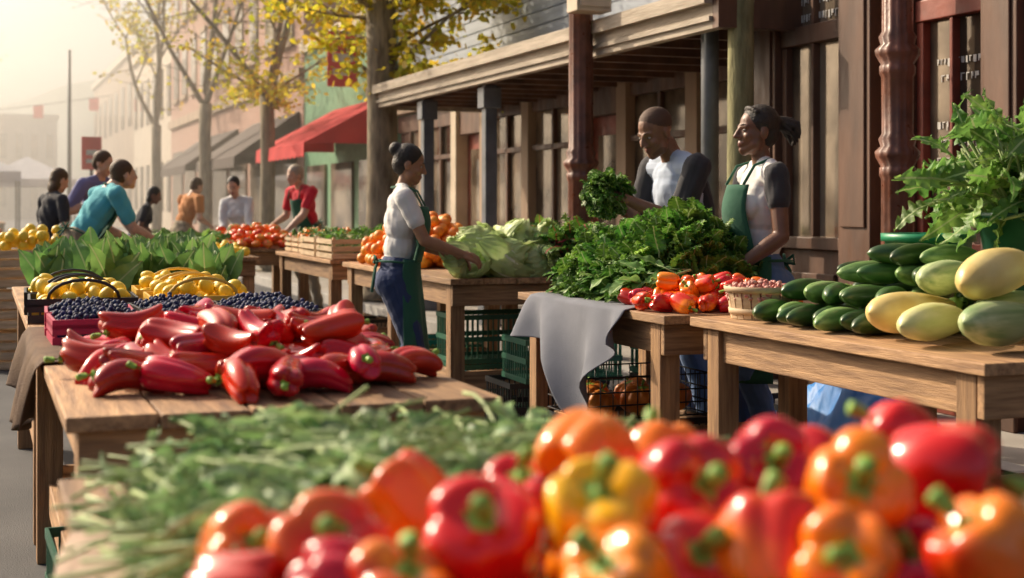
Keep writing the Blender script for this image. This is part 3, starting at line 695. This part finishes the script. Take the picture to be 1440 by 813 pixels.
    cl=np.zeros(nV); lv=np.empty(len(me.loops),dtype=np.int32); me.loops.foreach_get('vertex_index',lv)
    lt=np.empty(nP,dtype=np.int32); me.polygons.foreach_get('loop_total',lt); pm=np.repeat(mi,lt)
    cl[lv[(pm>=1)&(pm<=3)]]=1
    X,Y_,Z=co.T; w1=np.sin(Z*30+X*45+Y_*30+2.5*np.sin(Y_*11+X*9+Z*5))+.5*np.sin(Z*58-Y_*70+X*25+2*np.sin(X*21))
    amp=.0022 if voxel<.008 else .004
    co+=no*(cl*amp*w1)[:,None]; me.vertices.foreach_set('co',co.ravel()); me.update()
    ob=bpy.data.objects.new('body',me); scene.collection.objects.link(ob); ob.parent=root
    for s in(-1,1):
        v,f=ellips(h(s*.029,.0745,.003),(.0115,.008,.0055),Hm); mk('eye',v,f,[eye_m],parent=root)
        v,f=ellips(h(s*.029,.0795,.003),(.0052,.004,.005),Hm); mk('iris',v,f,[iris_m],parent=root)
        v,f=tube([h(s*.014,.0890,.026),h(s*.03,.0825,.030),h(s*.043,.074,.027)],[.002,.0028,.0015],6); mk('eyebrow',v,f,[hairm],parent=root)
    if apron:
        v=[];f=[];nc=36;nr=26; tm=1.45
        for j in range(nr+1):
            t=j/nr; z=1.03-.58*t
            for i in range(nc+1):
                a=-tm+2*tm*i/nc; rx=.168+.04*t+.008*math.sin(a*7+1)*t; ry=.135+.05*t+.014*math.sin(a*9+t*2)*t
                if z>.93: q=b(rx*math.sin(a),ry*math.cos(a),z-.93)
                else: q=Vector((rx*math.sin(a),ry*math.cos(a),z))
                v.append(tuple(q))
        for j in range(nr):
            for i in range(nc): a=j*(nc+1)+i; f.append([a,a+1,a+nc+2,a+nc+1])
        n0=len(v); nb=12
        for j in range(nb+1):
            t=j/nb; z=.09+.34*t; hw=.15-.05*t
            for i in range(13):
                s=(i/12-.5)*2; v.append(tuple(b(hw*s,(.137+.02*math.sin(math.pi*t*.9)+(.02 if fem else 0)*math.exp(-((t-.7)/.3)**2))-.055*s*s,z)))
        for j in range(nb):
            for i in range(12): a=n0+j*13+i; f.append([a,a+1,a+14,a+13])
        ao=mk('apron',v,f,[apron],parent=root); ao.modifiers.new('s','SOLIDIFY').thickness=.004
        parts=[]
        for s in(-1,1):
            vv,ff=tube([b(s*.1,.125,.43),b(s*.1,.07,.52),b(s*.075,-.02,.55),b(0,-.085,.53)],[.007]*4,6); parts.append((vv,ff,0))
            vv,ff=tube([b(s*.162,.03,.08),b(s*.155,-.055,.08),b(s*.1,-.115,.075),b(0,-.128,.07),b(-s*.035,-.14,.03),b(-s*.045,-.15,-.12)],[.008]*6,6); parts.append((vv,ff,0))
            vv,ff=tube([b(0,-.13,.07),b(s*.05,-.15,.1),b(s*.06,-.15,.06),b(0,-.132,.065)],[.008]*4,6); parts.append((vv,ff,0))
        VV,FF,MM=join(parts); mk('apron_strings',VV,FF,[apron],MM,parent=root)
    return root
eye_m=M('eye_white',(.42,.37,.33),.3); iris_m=M('iris',(.03,.015,.01),.2)
def skin(n,c): return M(n,c,.45,tuple(a*.82 for a in c),18,.12,90,sss=.06,rvar=.1)
sk1=skin('skin_brown',(.36,.18,.1)); sk2=skin('skin_dark',(.25,.12,.07)); sk3=skin('skin_deep',(.19,.09,.055)); sk4=skin('skin_light',(.66,.4,.28))
def cloth(n,c,b=.25): return M(n,c,.9,tuple(a*.86 for a in c),5,b,26,sheen=.1,detail=3)
wht=cloth('white_cotton',(.78,.77,.76)); navy=cloth('navy_denim',(.03,.05,.13),.5); blk=cloth('black_cotton',(.035,.035,.042)); lblue=cloth('pale_blue_cotton',(.5,.58,.72))
jean=cloth('blue_denim',(.1,.18,.36),.5); apr=cloth('green_apron_cloth',(.025,.12,.07)); teal=cloth('teal_cotton',(.1,.45,.52)); redc=cloth('red_cotton',(.7,.03,.05)); purp=cloth('purple_cotton',(.2,.2,.4)); orgc=cloth('orange_cotton',(.6,.24,.07)); khaki=cloth('khaki_cotton',(.3,.24,.16))
hairb=M('black_hair',(.028,.018,.014),.55,(.01,.008,.006),40,.6,120); hairbr=M('brown_hair',(.1,.05,.02),.6,None,40,.6,120); hairg=M('grey_hair',(.45,.36,.28),.6,None,40,.5,120)
stub=M('buzz_hair',(.09,.048,.03),.75); shoe=M('shoe_leather',(.04,.03,.03),.5)
def lip(s,c): return M(s,c,.4)
l1=lip('lip_brown',(.36,.12,.09)); l2=lip('lip_dark',(.24,.09,.07)); l3=lip('lip_pink',(.6,.22,.2))
D=math.radians
human('woman_vendor',2.3,8.02,D(-102),1.61,D(5),0,((-.10,.34,1.04),(.16,.38,1.06)),(D(-6),D(14)),True,'bun',(sk1,wht,wht,navy,hairb,shoe,l1),.55,.0048,apr,curl=.6)
human('man_vendor',3.6,6.79,D(98),1.82,D(17),0,((-.06,.42,1.22),(.1,.4,1.24)),(D(8),D(24)),False,'buzz',(sk2,lblue,blk,jean,stub,shoe,l2),.95,.0052,None,curl=1.0,headlean=.03,sidepanel=True)
human('woman_vendor',3.5,5.95,D(84),1.73,D(0),0,((-.2,.2,.98),(.2,.24,1.0)),(D(0),D(-2)),True,'braids',(sk3,wht,blk,jean,hairb,shoe,l2),.42,.0048,apr)
human('man_shopper',.72,11.9,D(-72),1.76,D(36),0,((-.1,.55,.93),(.2,.6,.95)),(D(0),D(-5)),False,'short',(sk4,teal,teal,khaki,hairbr,shoe,l3),.7,.01,apr)
human('man_shopper',1.1,15.0,D(-140),1.8,D(10),0,((-.2,.3,.95),(.2,.2,1.2)),(D(20),D(15)),False,'short',(sk4,purp,purp,navy,hairbr,shoe,l3),.7,.012)
human('woman_shopper',.6,14.4,D(-60),1.62,D(14),0,((-.2,.3,.95),(.2,.3,1.0)),(0,D(20)),True,'long',(sk4,blk,blk,navy,hairbr,shoe,l3),.7,.012)
human('woman_vendor',2.95,17.0,D(150),1.6,D(14),D(4),((-.2,.38,.95),(.1,.4,.98)),(D(8),D(20)),True,'short',(sk4,wht,wht,navy,hairb,shoe,l3),1.3,.01)
human('man_vendor',3.75,16.8,D(115),1.76,D(20),0,((-.15,.45,.95),(.2,.4,1.0)),(0,D(8)),False,'grey',(sk4,redc,redc,khaki,hairg,shoe,l3),.6,.01,apr)
human('man_shopper',2.65,20.2,D(-60),1.68,D(24),0,((-.2,.4,.9),(.2,.35,1.0)),(0,D(15)),False,'short',(sk4,orgc,orgc,khaki,hairbr,shoe,l3),.6,.012)
human('woman_shopper',1.85,18.4,D(-100),1.52,D(22),0,((-.2,.3,.9),(.2,.3,1.0)),(0,D(20)),True,'long',(sk2,blk,blk,navy,hairb,shoe,l2),.6,.014)
T=[]
for i in range(300):
    a=R(0,6.28); el_=R(-1.3,1.2); d=Vector((math.cos(a)*math.cos(el_),math.sin(a)*math.cos(el_),math.sin(el_)))
    T.append(frame((3.07+d.x*.04,6.77+d.y*.04,1.35+d.z*.03),d,(R(-1,1),R(-1,1),1),R(.42,.66)))
inst('parsley_bunch',kale_t,T,[kale_m,rib_m])

# ------------------------------------------------------------------ ground
mk('asphalt_road',[(-900,-200,0),(900,-200,0),(900,1200,0),(-900,1200,0)],[[0,1,2,3]],[asphalt],smooth=False)
b=Boxes()
for i in range(44): b.add(4.35,12,-4+1.5*i+.005,-2.5+1.5*i-.005,-.05,.13)
b.build('sidewalk_pavement',[concrete],bevel=.008)
b=Boxes()
for i in range(22): b.add(4.18,4.347,-4+3*i+.004,-4+3*i+2.996,-.05,.134)
b.build('granite_kerb',[M('kerb_stone',(.42,.4,.37),.8,rv=.1)],bevel=.012)
# ------------------------------------------------------------------ near storefront
e=empty('brown_storefront_building')
b=Boxes(); F0=5.0
for y0,y1 in((8.2,8.5),(7.13,7.46),(6.75,6.95),(5.86,6.14),(4.2,4.5),(2.6,2.9),(0,.3)):
    b.add(F0-.06,F0+.2,y0,y1,.13,4.2,0); b.add(F0-.075,F0-.0605,y0+.04,y1-.04,1.15,3.1,0); b.add(F0-.09,F0-.0605,y0-.015,y1+.015,.13,.42,0); b.add(F0-.1,F0-.0605,y0-.02,y1+.02,3.2,3.34,0)
for y0,y1 in((7.46,8.2),(6.14,6.75),(4.5,5.86),(2.9,4.2),(.3,2.6)):
    red=1 if y0==6.14 or y0==4.5 else 0
    b.add(F0,F0+.16,y0,y1,.13,1.0,red)
    b.add(F0-.03,F0-.001,y0+.1,y1-.1,.3,.85,0)
    b.add(F0-.05,F0+.12,y0,y1,1.003,1.08,red)
    b.add(F0-.02,F0+.1,y0,y1,2.32,2.44,red)
    b.add(F0-.02,F0+.14,y0,y1,3.3,4.2,0)
    n=2 if y1-y0<1 else 3
    for i in range(n+1):
        yy=y0+(y1-y0)*i/n; w=.03 if i in(0,n) else .014; yy=min(max(yy,y0+w),y1-w); b.add(F0-.01,F0+.09,yy-w,yy+w,1.083,2.317,red); b.add(F0-.01,F0+.09,yy-w,yy+w,2.443,3.297,red)
b.add(F0-.15,F0+.1,-1,6.9-0.0,4.203,4.5,0); b.add(F0-.15,F0+.1,6.903,8.5,4.203,4.5,0)
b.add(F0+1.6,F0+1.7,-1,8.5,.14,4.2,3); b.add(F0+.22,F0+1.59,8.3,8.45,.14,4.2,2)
b.add(F0-.1,F0+6,-1,8.5,4.503,7.5,4)
for yy in(1.2,3.4,5.5,7.4): b.add(F0-.16,F0-.103,yy-.5,yy+.5,5.0,6.8,5)
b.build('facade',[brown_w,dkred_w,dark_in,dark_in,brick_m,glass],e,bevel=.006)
b=Boxes()
for y0,y1 in((7.46,8.2),(6.14,6.75),(4.5,5.86),(2.9,4.2),(.3,2.6)): b.add(F0+.04,F0+.05,y0,y1,1.06,3.4)
b.build('window_glass',[glass],e)
b=Boxes(); rr=random.Random(3)
for (y0,y1,z0,z1,row) in((7.55,8.12,2.52,2.85,.11),(6.25,6.62,1.25,1.75,.10),(6.25,6.62,1.95,2.1,.09)):
    z=z1
    while z>z0:
        y=y1-rr.uniform(0,.06)
        while y>y0:
            w=rr.uniform(.012,.032); h_=row*rr.uniform(.35,.5)
            b.add(F0+.032,F0+.036,y-.006,y,z-h_,z); b.add(F0+.032,F0+.036,y-w,y-.007,z-h_*rr.choice([0.02,.5,.9])-.006,z-h_*.02)
            y-=w+.016
        z-=row
b.build('window_lettering',[chalk],e)
def column(name,x,y,zt,r,mat,collars,z0=.13):
    prof=[(r*1.7,0),(r*1.7,.12),(r*1.35,.15),(r*1.4,.2),(r*1.05,.24)]
    for c_ in collars: prof+=[(r*1.0,c_-.12),(r*1.12,c_-.1),(r*1.12,c_-.06),(r*1.02,c_-.05),(r*1.35,c_),(r*1.4,c_+.03),(r*1.05,c_+.06),(r*1.18,c_+.1),(r*.97,c_+.13)]
    prof+=[(r*.92,zt-z0-.3),(r*1.1,zt-z0-.28),(r*1.1,zt-z0-.2),(r*1.7,zt-z0-.05),(r*1.7,zt-z0)]
    v,f=lathe(prof,48,.035,12); return mk(name,v,f,[mat],loc=(x,y,z0))
column('cast_iron_column',4.74,6.58,4.2,.085,iron_red,[1.42,1.98])
column('cast_iron_column',4.74,3.2,4.2,.085,iron_red,[1.42,1.98])
column('cast_iron_column',4.3,9.95,3.4,.095,iron_red,[1.45])
b=Boxes().add(-.14,.14,-.1,.1,0,.34).add(-.15,.15,-.11,.11,.342,.36).add(-.12,.12,-.115,-.102,.03,.31); b.build('utility_box',[cream_w],bevel=.01,loc=(4.28,9.75,2.72))
v,f=tube([(4.62,8.5,.13),(4.62,8.5,4.2)],[.06,.06],16); mk('steel_post',v,f,[grey_post])
# ------------------------------------------------------------------ arcade building with awning
e=empty('arcade_storefront_building'); F1=6.0
b=Boxes(); b.add(4.42,4.5,8.1,16.6,2.42,2.62,0); b.add(4.36,4.417,8.1,16.6,2.58,2.68,0); b.add(4.395,4.4195,8.1,16.6,2.47,2.5,0)
b.add(4.42,F1,16.603,16.68,2.42,2.7,0); b.add(4.42,F1,8.02,8.098,2.42,2.7,2)
for i in range(15): y=8.3+i*.57; b.add(4.503,F1-.003,y,y+.06,2.45,2.6,2)
b.add(4.503,F1,8.1,16.6,2.603,2.66,3)
b.build('awning_roof',[beam_m,brown_w,brown_w,roof_m],e)
b=Boxes()
for y in(12.8,14.8,16.5): b.add(4.52,4.64,y-.06,y+.06,.13,2.42,0); b.add(4.49,4.67,y-.09,y+.09,.13,.35,0); b.add(4.49,4.67,y-.09,y+.09,2.2,2.4,0)
b.build('awning_posts',[grey_post],e,bevel=.008)
b=Boxes(); y=8.55; i=0
b.add(F1+1.4,F1+1.5,8.5,21,.14,2.6,6)
b.add(F1+.05,F1+5,8.5,21,2.9,7.6,4); b.add(F1-.1,F1+.049,8.5,21,2.62,3.0,1)
for k in range(28): b.add(F1+.03,F1+.049,8.5,21,3.02+k*.16,3.165+k*.16,4)
b.add(F1-.08,F1+5.1,8.45,21.05,7.6,7.85,0)
while y<20.8:
    w=1.25 if i%3 else .95
    b.add(F1-.05,F1+.15,y,y+.22,.13,2.6,0 if i%3==1 else 1)
    y0=y+.223; y1=y+.22+w
    if i%3:
        b.add(F1,F1+.12,y0,y1,.13,.7,2); b.add(F1-.015,F1-.001,y0+.1,y1-.1,.22,.6,2); b.add(F1-.03,F1+.1,y0,y1,.703,.76,0); b.add(F1,F1+.1,y0,y1,2.35,2.6,2)
        b.add(F1+.05,F1+.06,y0,y1,.763,2.347,3); b.add(F1+.0,F1+.045,(y0+y1)/2-.03,(y0+y1)/2+.03,.763,2.347,2); b.add(F1,F1+.045,y0,y1,1.9,1.96,2)
    else:
        b.add(F1+.12,F1+.17,y0,y1,.13,2.2,5); b.add(F1+.1,F1+.118,y0+.18,y1-.18,.9,2.0,3); b.add(F1,F1+.1,y0,y1,2.2,2.6,2)
    y=y1+.003; i+=1
b.build('facade',[cream_w,tan_w,brown_w,glass,siding,dkred_w,dark_in],e,bevel=.005)
# ------------------------------------------------------------------ green shop with red awning
e=empty('green_shop_building')
b=Boxes(); b.add(6.0,12,21.1,27.5,.13,4.2,0); b.add(5.9,12.1,21.08,27.55,4.2,4.45,2)
for yy in(21.6,23.6,25.6): b.add(5.95,5.997,yy,yy+1.5,.7,2.0,1)
b.build('walls',[green_wall,glass,cream_w],e)
def awning(name,parent,x0,x1,y0,y1,z0,z1,mat,val=.22):
    n=24; v=[];f=[]
    for j in range(n+1):
        y=y0+(y1-y0)*j/n; sc=.03*(j%2)
        v+=[(x1,y,z1),(x0,y,z0),(x0-.01,y,z0-val+sc)]
    for j in range(n): a=j*3; f+=[[a,a+1,a+4,a+3],[a+1,a+2,a+5,a+4]]
    n0=len(v); v+=[(x1,y0,z0),(x1,y1,z0)]; f+=[[0,1,n0],[n*3,n0+1,n*3+1]]
    o=mk(name,v,f,[mat],smooth=False,parent=parent); o.modifiers.new('s','SOLIDIFY').thickness=.01; return o
awning('red_awning',e,4.6,5.99,19.4+1.7,25,2.2,2.95,awn_red)
# ------------------------------------------------------------------ brick building
e=empty('brick_building')
b=Boxes(); b.add(6.0,16,27.6,48,.13,11.5,0); b.add(5.8,16,27.6,48,11.5,11.9,2); b.add(5.9,5.997,27.6,48,3.7,3.95,2)
for k in range(3):
    for yy in range(10):
        y=28.5+yy*1.95; z=4.6+2.3*k; b.add(5.96,5.997,y,y+.95,z,z+1.5,1); b.add(5.9,5.997,y-.1,y+1.05,z-.13,z-.003,2); b.add(5.93,5.997,y-.05,y+1.0,z+1.503,z+1.65,2)
for yy in range(7): y=28.2+yy*2.8; b.add(5.95,5.997,y,y+2.2,.7,2.9,1)
b.build('walls',[brick_m,glass,tan_w],e)
awning('brown_awning',e,4.7,5.98,27.9,33,2.2,3.1,awn_br); awning('brown_awning',e,4.7,5.98,35,41,2.2,3.1,awn_br)
# ------------------------------------------------------------------ far buildings
def block(name,x0,x1,y0,y1,h,mat,rows,cols):
    e=empty(name); b=Boxes(); b.add(x0,x1,y0,y1,0,h,0); b.add(x0-.15,x1+.15,y0-.15,y1+.15,h,h+.35,2)
    for r in range(rows):
        z=1+h/rows*r*.95
        for c_ in range(cols):
            xx=x0+(x1-x0)*(c_+.3)/cols; ww=(x1-x0)/cols*.4; b.add(xx,xx+ww,y0-.05,y0-.003,z,z+h/rows*.5,1)
            yy=y0+(y1-y0)*(c_+.3)/cols; ww=(y1-y0)/cols*.4
            b.add(x0-.05,x0-.003,yy,yy+ww,z,z+h/rows*.5,1); b.add(x1+.003,x1+.05,yy,yy+ww,z,z+h/rows*.5,1)
    b.build('walls',[mat,glass,cream_w],e)
block('cream_shop_building',6.2,16,49,62,7,cream_w,2,6)
block('tan_shop_building',7,18,70,95,8.5,tan_w,2,7)
block('white_shop_building',-1,6,120,135,8,cream_w,2,6)
block('brick_tower_building',-3.5,-1.2,112,115,12,brick_m,4,2)
block('tan_shop_building',-11,-4,118,130,6,tan_w,2,6)
for i,(y0,y1,h,m) in enumerate([(-8,6,6,tan_w),(7,16,5,brick_m)]): block('shop_building',-28,-19,y0,y1,h,m,2,6)
# ------------------------------------------------------------------ hills
def hill(name,yc,hx,H,mat,seed):
    n=80;mm=14; v=[];f=[]; rr=random.Random(seed); ph=[rr.uniform(0,6) for _ in range(6)]
    for j in range(mm+1):
        for i in range(n+1):
            x=-hx+2*hx*i/n; t=j/mm; s=sum(math.sin(x*.004*(k+1)*1.7+ph[k])/(k+1) for k in range(6))
            z=(H*(.75+.16*s)+rr.uniform(-1,1)*1.6)*math.sin(t*math.pi/2); v.append((x,yc+t*160,max(z,-1)))
    for j in range(mm):
        for i in range(n): a=j*(n+1)+i; f.append([a,a+1,a+n+2,a+n+1])
    mk(name,v,f,[mat])
hm=M('forested_hill',(.12,.15,.07),.95,(.06,.09,.04),.06,.6,.4,detail=10)
hill('forested_hill',560,800,72,hm,2); hill('forested_hill',760,1000,95,hm,5)
# ------------------------------------------------------------------ trees
def tree(name,x,y,h,r,mat,leafn,seed,lean=(0,0),fork=.45,spread=.5,z0=.0,depth=4,leafmat=leaf_y,lsz=.05,thin=.62,twigs=.35,twigL=.9,low=0,lowleaf=0):
    rr=random.Random(seed); e=empty(name,(x,y,z0)); parts=[]; tips=[]
    def twig(p,d,L,r0):
        q=Vector(p); dd=Vector(d); pts=[q.copy()]; rad=[r0]
        for i in range(5):
            dd=(dd+Vector((rr.uniform(-1,1),rr.uniform(-1,1),rr.uniform(-.6,.4)))*.2).normalized(); q=q+dd*L/5; pts.append(q.copy()); rad.append(r0*(1-.17*(i+1))); tips.append(q.copy())
            if i in(1,2,3) and rr.random()<.6:
                s=(dd+Vector((rr.uniform(-1,1),rr.uniform(-1,1),rr.uniform(-.4,.6)))*.9).normalized(); q2=q+s*L*.3; v,f=tube([q,q.lerp(q2,.5)+Vector((0,0,.02)),q2],[r0*.5,r0*.35,r0*.2],4,False); parts.append((v,f,0)); tips.append(q2); tips.append(q.lerp(q2,.5))
        v,f=tube(pts,rad,5,False); parts.append((v,f,0))
    def br(p,d,L,r0,dep):
        n=6; pts=[p]; rad=[r0]; q=Vector(p); dd=Vector(d)
        for i in range(n):
            dd=(dd+Vector((rr.uniform(-1,1),rr.uniform(-1,1),rr.uniform(-.3,.6)))*.10).normalized(); q=q+dd*L/n; pts.append(q.copy()); rad.append(r0*(1-.5*(i+1)/n))
            if dep<=1: tips.append(q.copy())
            if dep>=1 and rr.random()<twigs*2:
                a=rr.uniform(0,6.28); twig(q.copy(),(Vector((math.cos(a),math.sin(a),rr.uniform(-.3,.6)))).normalized(),twigL*rr.uniform(.5,1.1),min(.012,rad[-1]*.5))
            if dep<depth and i>=2 and rr.random()<.45 and dep>0:
                a=rr.uniform(0,6.28); s=Vector((math.cos(a),math.sin(a),rr.uniform(.2,.8))); br(q.copy(),(dd+s*.8).normalized(),L*rr.uniform(.4,.6),rad[-1]*.5,dep-1)
        v,f=tube(pts,rad,10 if dep>=depth-1 else 5,False); parts.append((v,f,0))
        if dep>0:
            for k in range(rr.choice([2,3])):
                a=rr.uniform(0,6.28); s=Vector((math.cos(a),math.sin(a),rr.uniform(-.1,.5))); br(q.copy(),(dd*.9+s*spread).normalized(),L*rr.uniform(.6,.8),rad[-1]*.75,dep-1)
    tp=[Vector((lean[0]*t*h*fork,lean[1]*t*h*fork,t*h*fork)) for t in(0,.03,.1,.3,.55,.8,1)]
    v,f=tube([tuple(p+Vector((rr.uniform(-1,1),rr.uniform(-1,1),0))*r*.12) for p in tp],[r*1.6,r*1.25,r*1.05,r,r*.95,r*.92,r*.95],18); parts.append((v,f,0))
    for k in range(3):
        a=2.1*k+rr.uniform(0,1); sp=spread*(.25 if k==0 else 1); br(tp[-1]-Vector((0,0,.1)),Vector((math.cos(a)*sp,math.sin(a)*sp,1)).normalized(),h*.28,r*(thin if k else min(.85,thin*1.5)),depth-1)
    nt_=len(tips)
    for k in range(low):   # side limbs with sprays of leaves below the fork
        a=rr.uniform(0,6.28); z=rr.uniform(2.5,h*fork+1.2); p=Vector((0,0,min(z,h*fork))); dd=Vector((math.cos(a),math.sin(a),rr.uniform(.1,.7))).normalized()
        q=p.copy(); pts=[q.copy()]; rad=[.03]
        for i in range(5):
            dd=(dd+Vector((rr.uniform(-1,1),rr.uniform(-1,1),rr.uniform(-.4,.4)))*.15).normalized(); q=q+dd*.32; pts.append(q.copy()); rad.append(.03-.004*(i+1)); tips.append(q.copy())
            for _ in range(2):
                b_=rr.uniform(0,6.28); twig(q.copy(),Vector((math.cos(b_),math.sin(b_),rr.uniform(-.5,.5))).normalized(),rr.uniform(.3,.8),.008)
        v,f=tube(pts,rad,6,False); parts.append((v,f,0))
    V,F,Mi=join(parts); mk('branches',V,F,[mat],Mi,parent=e)
    if leafn:
        lv=[(-.3,0,0),(0,-.0,.05),(.3,0,0),(.35,.7,0),(0,1.1,-.05),(-.35,.7,0)]
        T=[]
        for i in range(leafn+lowleaf):
            p=rr.choice(tips[nt_:]) if i>=leafn else rr.choice(tips); p=p+Vector((rr.gauss(0,.07),rr.gauss(0,.07),rr.gauss(0,.06)))
            T.append(frame(p,(rr.uniform(-1,1),rr.uniform(-1,1),rr.uniform(-1,.3)),(rr.uniform(-1,1),rr.uniform(-1,1),rr.uniform(-1,1)),lsz*rr.uniform(.6,1.2)))
        inst('leaves',[(lv,[[0,1,4,5],[1,2,3,4]],[0,0])],T,[leafmat],e,smooth=False)
tree('street_tree',4.5,16.4,7.6,.19,bark,5000,4,(0,0),.47,.6,.13,lsz=.09,thin=.4,twigs=.4,twigL=1.3,low=18,lowleaf=3200)
tree('street_tree',4.6,8.1,7,.09,bark_g,500,9,(.01,-.01),.42,.5,.13,twigs=.3)
tree('bare_street_tree',4.6,24,9,.13,bark,3200,12,(0,0),.33,.6,.13,lsz=.09,thin=.45,twigL=1.4,low=6,lowleaf=500)
tree('bare_street_tree',4.6,31,10,.14,bark,1800,21,(0,0),.33,.6,.13,lsz=.1,thin=.45,twigL=1.4)
tree('bare_street_tree',4.6,40,10,.14,bark,1500,33,(0,0),.33,.5,.13,lsz=.12,thin=.5)
tree('bare_street_tree',-2,75,10,.2,bark,500,35,(0,0),.33,.5,.13,lsz=.15)
# ------------------------------------------------------------------ far street clutter
def sign(name,x,y,zt,w,h,mat,pole=True):
    b=Boxes(); b.add(-w/2,w/2,-.02,.02,zt-h,zt,0); b.add(-w/2+.08,w/2-.08,-.025,-.0203,zt-h*.55,zt-h*.4,2); b.add(-w/2+.08,w/2-.15,-.025,-.0203,zt-h*.8,zt-h*.68,2)
    if pole: b.add(-.03,.03,.0203,.08,0,zt,1)
    b.build(name,[mat,grey_post,chalk],loc=(x,y,0))
sign('red_street_sign',1.95,27,2.5,.35,.6,awn_red)
sign('red_banner_sign',5.6,22.8,4.1,.5,.9,awn_red,False)
v,f=tube([(2.2,38,0),(2.2,38,3),(2.2,38,5.2)],[.06,.05,.04],10); mk('utility_pole',v,f,[grey_post])
def tent(name,x,y,w,d,h,mat):
    e=empty(name,(x,y,0)); b=Boxes()
    for sx in(-1,1):
        for sy in(-1,1): b.add(sx*w/2-.025,sx*w/2+.025,sy*d/2-.025,sy*d/2+.025,0,h,0)
    b.build('legs',[grey_post],e)
    c_=[(-w/2,-d/2),(w/2,-d/2),(w/2,d/2),(-w/2,d/2)]; v=[(a*1.03,b_*1.03,h-.25) for a,b_ in c_]+[(a*1.03,b_*1.03,h) for a,b_ in c_]+[(0,0,h+.8)]
    f=[]
    for i in range(4): k=(i+1)%4; f+=[[i,k,4+k,4+i],[4+i,4+k,8]]
    mk('canopy',v,f,[mat],smooth=False,parent=e)
tent('market_canopy_tent',-.5,40,3,3,2.1,wht); tent('market_canopy_tent',1.6,52,3,3,2.1,wht); tent('market_canopy_tent',-2,60,3,3,2.1,redc)
table('wooden_market_table',-.8,.4,20,22); table('wooden_market_table',-1.4,.6,34,36)
inst('orange_pile',orb,[Matrix.Translation(p) for p in drop(60,-.7,.3,20.1,21.9,TH,.045,1.1,10,pull=.05,ell=False)],[orange_m])
parts=[]; pts=[(-14+20*i/24,70,6.4-1.1*math.sin(math.pi*i/24)) for i in range(25)]
v,f=tube(pts,[.02]*25,5); parts.append((v,f,0))
for i in range(2,24,3):
    p=pts[i]; parts.append(([(p[0]-.22,70,p[2]),(p[0]+.22,70,p[2]),(p[0]+.22,70,p[2]-.6),(p[0]-.22,70,p[2]-.6)],[[0,1,2,3]],1))
V,F,Mi=join(parts); mk('street_bunting',V,F,[grey_post,awn_red],Mi,smooth=False)
# ------------------------------------------------------------------ haze
def haze(name,y0,y1,zt,dens,aniso=.7):
    hz=bpy.data.materials.new(name); hz.use_nodes=True; nt=hz.node_tree; nt.nodes.remove(nt.nodes['Principled BSDF'])
    vs=nt.nodes.new('ShaderNodeVolumeScatter'); vs.inputs['Color'].default_value=(1,.93,.82,1); vs.inputs['Density'].default_value=dens; vs.inputs['Anisotropy'].default_value=aniso
    nt.links.new(vs.outputs[0],nt.nodes['Material Output'].inputs['Volume'])
    Boxes().add(-70,30,y0,y1,-2,zt).build(name,[hz])
haze('street_haze',17.6,85,9,.015); haze('valley_haze',85.5,550,30,.0015)
# ------------------------------------------------------------------ light
az,elv=math.radians(-36),math.radians(33)
S=Vector((math.sin(az)*math.cos(elv),math.cos(az)*math.cos(elv),math.sin(elv)))
sl=bpy.data.lights.new('sun','SUN'); sl.energy=5; sl.angle=math.radians(.6); sl.color=(1,.84,.63)
so=bpy.data.objects.new('sun',sl); scene.collection.objects.link(so); so.rotation_euler=S.to_track_quat('Z','Y').to_euler(); so.location=(-20,30,20)
w=bpy.data.worlds.new('World'); scene.world=w; w.use_nodes=True; nt=w.node_tree
sk=nt.nodes.new('ShaderNodeTexSky'); sk.sky_type='NISHITA'; sk.sun_disc=False; sk.sun_elevation=elv; sk.sun_rotation=az; sk.dust_density=7; sk.air_density=.9; sk.ozone_density=.1
nt.links.new(sk.outputs[0],nt.nodes['Background'].inputs[0]); nt.nodes['Background'].inputs[1].default_value=.15
# ------------------------------------------------------------------ camera
cd=bpy.data.cameras.new('camera'); co=bpy.data.objects.new('camera',cd); scene.collection.objects.link(co); scene.camera=co
co.location=(0,0,1.3); co.rotation_euler=(math.radians(90),0,math.radians(-20.6)); cd.lens=50; cd.sensor_width=36; cd.shift_y=-.0844; cd.clip_end=3000; cd.clip_start=.05
cd.dof.use_dof=True; cd.dof.focus_distance=5.9; cd.dof.aperture_fstop=3.2
scene.view_settings.view_transform='Standard'; scene.view_settings.look='None'; scene.view_settings.exposure=0
